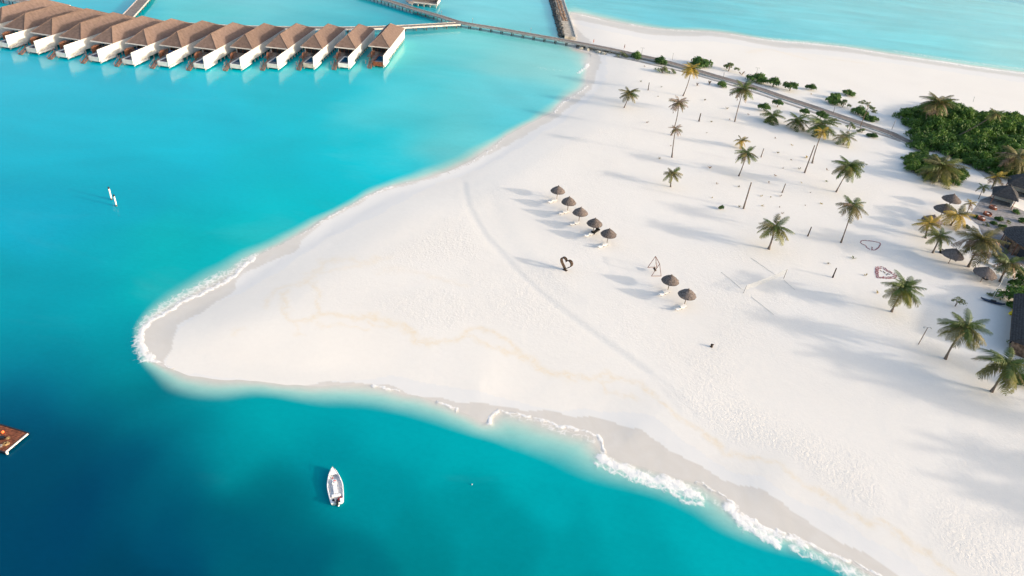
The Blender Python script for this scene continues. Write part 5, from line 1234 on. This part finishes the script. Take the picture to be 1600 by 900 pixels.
BU = [(993, 87, 9, 6, 'small green bush beside the boardwalk at the double-headed lamp', 'bush', 0), (1033, 96, 10, 7, 'green bush beside the boardwalk, upper of the two left of the yellow-crowned palm', 'bush', 0), (1035, 109, 10, 6, 'open pale bush on the sand just below the boardwalk, left of the yellow-crowned palm', 'pale', .2),
      (1050, 111, 6, 4, 'tiny yellowish shrub right of the open pale bush', 'pale', 0),
      (1096, 98, 14, 10, 'large dome-shaped bright green bush behind the yellow-crowned palm', 'bush', 0), (1139, 105, 12, 7, 'open pale bush just above the boardwalk, right of the large round bush', 'pale', .5), (1129, 132, 9, 5, 'rounded green bush below the boardwalk left of the tall grey-green palm', 'bush', 0),
      (1184, 122, 14, 7, 'wide low bush above the boardwalk under the double-headed lamp', 'bush', .3), (1209, 127, 10, 6, 'umbrella-shaped bush on bare stems right of the wide low bush', 'bush', 1.0), (1236, 132, 10, 6, 'umbrella-shaped bush on a leaning stem above the boardwalk', 'bush', 1.3), (1268, 136, 8, 5, 'small round bush alone on the sand above the boardwalk', 'bush', .3),
      (1325, 144, 8, 5, 'small round bush highest on the right above the boardwalk', 'bush', .3), (1301, 155, 10, 8, 'green bush of the clump just above the right part of the boardwalk', 'bush', .3), (1306, 148, 7, 5, 'dark bush at the back of the clump above the boardwalk', 'bush', .6), (1317, 162, 9, 7, 'pale open bush at the right of the clump above the boardwalk', 'pale', .3),
      (1341, 174, 13, 7, 'dark spiky wide bush touching the boardwalk right of the clump', 'bush', .1), (1361, 184, 9, 6, 'rounded dark bush beside the boardwalk under the scraggly tree', 'bush', 0),
      (1195, 167, 9, 6, 'rounded bush behind the left low palm', 'bush', .5), (1216, 160, 8, 5, 'small dark bush above the left low palm', 'bush', .8), (1258, 174, 7, 5, 'small bush above the middle low palm', 'bush', .5), (1283, 178, 8, 6, 'round bush top behind the large low palm', 'bush', 1.2), (1303, 188, 7, 4, 'small bush right behind the large low palm', 'pale', .6),
      (1329, 196, 7, 5, 'small pale bush behind the sparse low palm', 'pale', .8), (1347, 204, 7, 4, 'small pale bush left of the lowest dark shrub by the path', 'pale', 0), (1364, 211, 8, 4, 'small dark low shrub below the right end of the boardwalk', 'bush', 0), (1127, 322, 4.5, 5, 'single small green shrub on the middle sand left of the leaning bare trunk', 'bush', .1),
      (972, 84, 9, 4, 'low brownish green scrub against the boardwalk near the rock pile', 'pale', 0),
      (1497, 468, 10, 5, 'thin twiggy shrub with pale leaves above the large right palm', 'pale', 1.0), (1549, 459, 6, 3, 'small grass-green shrub by the foot of the white pole', 'pale', 0),
      (1553, 347, 5, 3, 'dark clipped shrub on the patio, left one', 'bush', 0), (1588, 330, 6, 4, 'dark clipped shrub in the planting bed near the huts', 'bush', 0), (1525, 337, 4, 3, 'tiny dark round shrub at the patio corner', 'bush', 0), (1510, 352, 4, 3, 'tiny dark round shrub below the patio corner', 'bush', 0),
      (1562, 341, 6, 4, 'rounded green shrub in the middle of the patio right of the sofas', 'bush', 0), (1574, 345, 5, 3, 'pale shrub in the patio bed between the sofas and the restaurant', 'pale', .2), (1567, 353, 6, 4, 'green shrub against the restaurant wall on the patio', 'bush', .1), (1598, 343, 6, 4, 'green shrub at the photo edge between hut and restaurant', 'bush', .1),
      (1541, 349, 5, 3, 'low pale shrub at the lower rim of the patio', 'pale', 0), (1550, 396, 7, 4, 'pale shrub behind the garden wall at its left end', 'pale', .2), (1562, 401, 7, 4, 'dark shrub behind the middle of the garden wall', 'bush', .2), (1574, 408, 8, 5, 'green shrub behind the garden wall, right half', 'bush', .2), (1588, 417, 9, 5, 'dense shrub where the garden wall meets the photo edge', 'bush', .3), (1570, 390, 6, 4, 'yellowish shrub below the restaurant corner', 'pale', .3), (1586, 440, 9, 6, 'dark bush above the big bush at the right edge', 'bush', .4),
      (1580, 536, 8, 6, 'flowering shrub at the lower corner of the beach building', 'pale', .2), (1596, 592, 13, 9, 'dark bush under the largest palm at the right edge', 'bush', .2)]
for x, y, rx, ry, lb, kd, rs in BU: bush(x, y, rx, ry, lb, kd, rs)
# the scraggly tree
b0 = land_pt(1344, 198); t_ = thing('scraggly_tree', 'thin scraggly tree with sparse pale foliage leaning over the boardwalk', 'tree', b0)
tp = above(1360, 158, b0) - b0; b = MB(); b.tube([(0, 0, -.3), tuple(tp * .5), tuple(tp)], [.12, .09, .04], 6)
ends = []
for k in range(9):
    a = k * 2.4; s = rng.uniform(.5, .95); e_ = tp * s + np.array([math.cos(a) * 2.6, math.sin(a) * 2.6, rng.uniform(-.4, .9)]); b.tube([tuple(tp * s * .8), tuple((tp * s + e_) / 2 + [0, 0, .2]), tuple(e_)], [.05, .035, .015], 5); ends.append(e_)
b.build('trunk', M['branch'], t_)
for e_ in ends:
    o = link('crown', CP_[rng.integers(3)], t_, tuple(e_ - [0, 0, .3])); s = rng.uniform(1.0, 1.5); o.scale = (s, s, s * .7)
# big bush by the garden wall and the thicket
def tree_clump(p_, R_, h, label, group, name='sea_lettuce_tree'):
    rt = thing(name, label, 'tree', p_, random.random() * 6, group)
    s_ = link('trunk', SM[random.randrange(3)], rt); s_.scale = (R_ * .7, R_ * .7, h * .7)
    c_ = link('crown', CFo[random.randrange(6)], rt); c_.scale = (R_, R_, h); return rt
p_ = G(1590, 470, 1.2); tree_clump((p_[0], p_[1], LAND), 4.3, 4.4, 'big dark green bush above the beach building at the right edge', None)
p_ = G(1606, 448, 1.2); tree_clump((p_[0] + 1, p_[1] + 1, LAND), 4.0, 4.6, 'dark green bush cut by the right edge beside the big bush', None)
def fill(poly_px, step, Rr, hr, label, group, seed, zt=2.2):
    rr = np.random.default_rng(seed); A = np.array([G(x, y, LAND + zt)[:2] for x, y in poly_px]); lo, hi = A.min(0), A.max(0); cnt = 0
    x = lo[0]; row = 0
    while x < hi[0]:
        y = lo[1] + (row % 2) * step / 2
        while y < hi[1]:
            q = np.array([[x, y]]) + rr.normal(0, step * .16, (1, 2))
            if inside(q, A)[0]:
                s = float(sdist(q, A)[0]); k = min(1, .62 + s / 14)
                lb_ = label
                if seed == 5:
                    e_ = q[0] - A.mean(0)
                    lb_ = 'bushy green tree on the ragged left tip of the big thicket' if q[0, 0] < lo[0] + 22 else 'green tree on the far beach edge of the big thicket' if s < 6 and e_[1] > 0 else 'green tree on the near edge of the big thicket facing the sandy path' if s < 6 else label
                tree_clump((q[0, 0], q[0, 1], LAND), rr.uniform(*Rr) * k ** .5, rr.uniform(*hr) * k, lb_, group); cnt += 1
            y += step
        x += step * .87; row += 1
    print(group, cnt)
fill([(1408, 176), (1430, 166), (1455, 161), (1480, 156), (1510, 158), (1524, 172), (1545, 172), (1575, 174), (1640, 186), (1760, 210), (1780, 300), (1640, 285), (1600, 278), (1574, 276), (1545, 262), (1520, 248), (1490, 238), (1462, 231), (1440, 226), (1428, 212), (1434, 199), (1428, 190)], 5.0, (3.4, 4.6), (4.2, 6.2), 'dark green rounded tree deep inside the big thicket at upper right', 'trees of the big thicket', 5)
fill([(1418, 246), (1432, 238), (1450, 236), (1468, 242), (1484, 250), (1500, 262), (1518, 274), (1517, 284), (1500, 285), (1480, 281), (1460, 277), (1440, 272), (1424, 262)], 3.7, (2.5, 3.3), (2.9, 3.9), 'dark green rounded tree of the smaller bush mass in front of the path', 'trees of the front bush mass', 9, 1.2)

# ------------------------------------------------------------------ seedlings
def seedling_mesh(seed, m_, n=9):
    rr = np.random.default_rng(seed); b = MB()
    for i in range(n):
        a = rr.uniform(0, 6.28); e = rr.uniform(.3, 1.3); L_ = rr.uniform(.6, 1.0); d = np.array([math.cos(a) * math.cos(e), math.sin(a) * math.cos(e), math.sin(e)]); s_ = np.array([-math.sin(a), math.cos(a), 0]) * .10
        m0 = d * L_ * .55 + np.array([0, 0, .05]); tip = d * L_ + np.array([0, 0, -.15 * L_]); b.add([(0, 0, 0), m0 - s_, tip, m0 + s_], [(0, 1, 2, 3)])
    b.tube([(0, 0, -.2), (0, 0, .25)], [.05, .03], 5)
    return b.mesh('seedling', m_)
SE = {k: [seedling_mesh(90 + i + 7 * j, M[k]) for i in range(2)] for j, k in enumerate(('dry', 'yel', 'olive', 'green'))}
LM = [((1080, 108), 'yellow-crowned palm'), ((984, 148), 'lagoon-side palm'), ((1011, 135), 'left dark post'), ((1060, 161), 'tall brown-crowned palm'), ((1055, 210), 'ragged thin palm'), ((1094, 183), 'post between the trunks'), ((1160, 145), 'tall grey-green palm'),
      ((1050, 275), 'small sparse palm'), ((1166, 242), 'medium palm'), ((1191, 239), 'short post right of the medium palm'), ((1168, 305), 'slim leaning trunk'), ((1225, 294), 'post in the seedling field'), ((1264, 250), 'thick dead trunk'), ((1328, 262), 'full dark-green palm'),
      ((1333, 325), 'tall slender palm'), ((1211, 358), 'stout leaning palm'), ((1265, 361), 'dark post between open-sand palms'), ((1304, 426), 'dark post by the hearts'), ((1384, 427), 'double petal heart'), ((1285, 196), 'large low palm'), ((1096, 98), 'round dome bush'), ((1139, 105), 'open pale bush'), ((1236, 132), 'leaning-stem bush'), ((1127, 322), 'small green shrub')]
def where(x, y, skip=0):
    o_ = sorted(LM, key=lambda l: math.hypot(l[0][0] - x, l[0][1] - y)); l = o_[skip]
    dx, dy = x - l[0][0], y - l[0][1]
    h_ = '' if abs(dx) < .4 * abs(dy) else ('right' if dx > 0 else 'left'); v_ = '' if abs(dy) < .4 * abs(dx) else ('lower' if dy > 0 else 'upper')
    rel = {('', 'lower'): 'below', ('', 'upper'): 'above', ('left', ''): 'left of', ('right', ''): 'right of', ('left', 'lower'): 'lower left of', ('left', 'upper'): 'upper left of', ('right', 'lower'): 'lower right of', ('right', 'upper'): 'upper right of'}[(h_, v_)]
    return rel + ' the ' + l[1], o_[0][1], o_[1][1]
SD = [(1108, 128, 8, 'dry'), (1159, 113, 9, 'dry'), (1089, 131, 6, 'dry'), (1007, 103, 3, 'dry'), (1001, 126, 3.5, 'olive'), (1033, 135, 3, 'olive'), (1028, 150, 3, 'dry'), (1011, 190, 4.5, 'dry'), (1101, 155, 4, 'olive'), (1136, 168, 5, 'olive'), (1111, 189, 4, 'olive'), (1169, 178, 4, 'dry'), (1140, 186, 3, 'dry'),
      (1104, 207, 2.5, 'dry'), (1048, 227, 3.5, 'dry'), (1030, 246, 4.5, 'olive'), (1109, 260, 6.5, 'dry'), (1120, 286, 4, 'dry'), (1211, 215, 3.5, 'dry'), (1237, 225, 4, 'yel'), (1215, 237, 4.5, 'olive'), (1236, 249, 3.5, 'dry'), (1260, 244, 6, 'yel'), (1249, 262, 5, 'olive'), (1211, 273, 4.5, 'dry'), (1223, 262, 3, 'dry'),
      (1201, 284, 4, 'dry'), (1154, 290, 4.5, 'olive'), (1155, 321, 5, 'olive'), (1219, 305, 4.5, 'dry'), (1266, 300, 2.5, 'dry'), (1291, 282, 4, 'green'), (1292, 264, 4.5, 'dry'), (1252, 284, 3, 'yel'), (1191, 320, 4, 'yel'), (1190, 305, 4, 'yel'), (1283, 317, 4, 'yel'), (1222, 332, 4.5, 'dry'), (1258, 320, 3, 'dry'), (1113, 308, 3, 'yel'), (1218, 323, 3, 'dry'),
      (1333, 401, 6, 'green'), (1294, 410, 5, 'olive'), (1353, 428, 5.5, 'yel'), (1370, 455, 5.5, 'yel'), (1244, 139, 2.5, 'dry'), (1267, 146, 3, 'yel'), (1204, 307, 3, 'yel')]
SIZ = {'dry': 'dry brown', 'yel': 'yellow', 'olive': 'olive', 'green': 'green'}
seen = set(l for l in LABELS)
for i, (x, y, r_, k) in enumerate(SD):
    for sk in (0, 1, 2):
        wtxt, n1, n2 = where(x, y, sk); lb = f"{'tiny' if r_ < 4 else 'small'} {SIZ[k]} seedling {wtxt}"
        if lb not in seen: break
    if lb in seen: lb = f"{SIZ[k]} seedling in the sand between the {n1} and the {n2}"
    seen.add(lb)
    p_ = land_pt(x, y + r_ * .5); o = link('seedling', SE[k][i % 2], None, p_); s = r_ * mpp(p_) * 1.15; o.scale = (s, s, s); o.rotation_euler = (0, 0, random.random() * 6)
    tag(o, ' '.join(lb.split()[:16]), 'seedling', 'palm seedlings scattered on the sand')
for l, v in LABELS.items():
    n_ = len(l.split())
    if n_ > 16 or n_ < 4: print('LABEL LEN', n_, l)
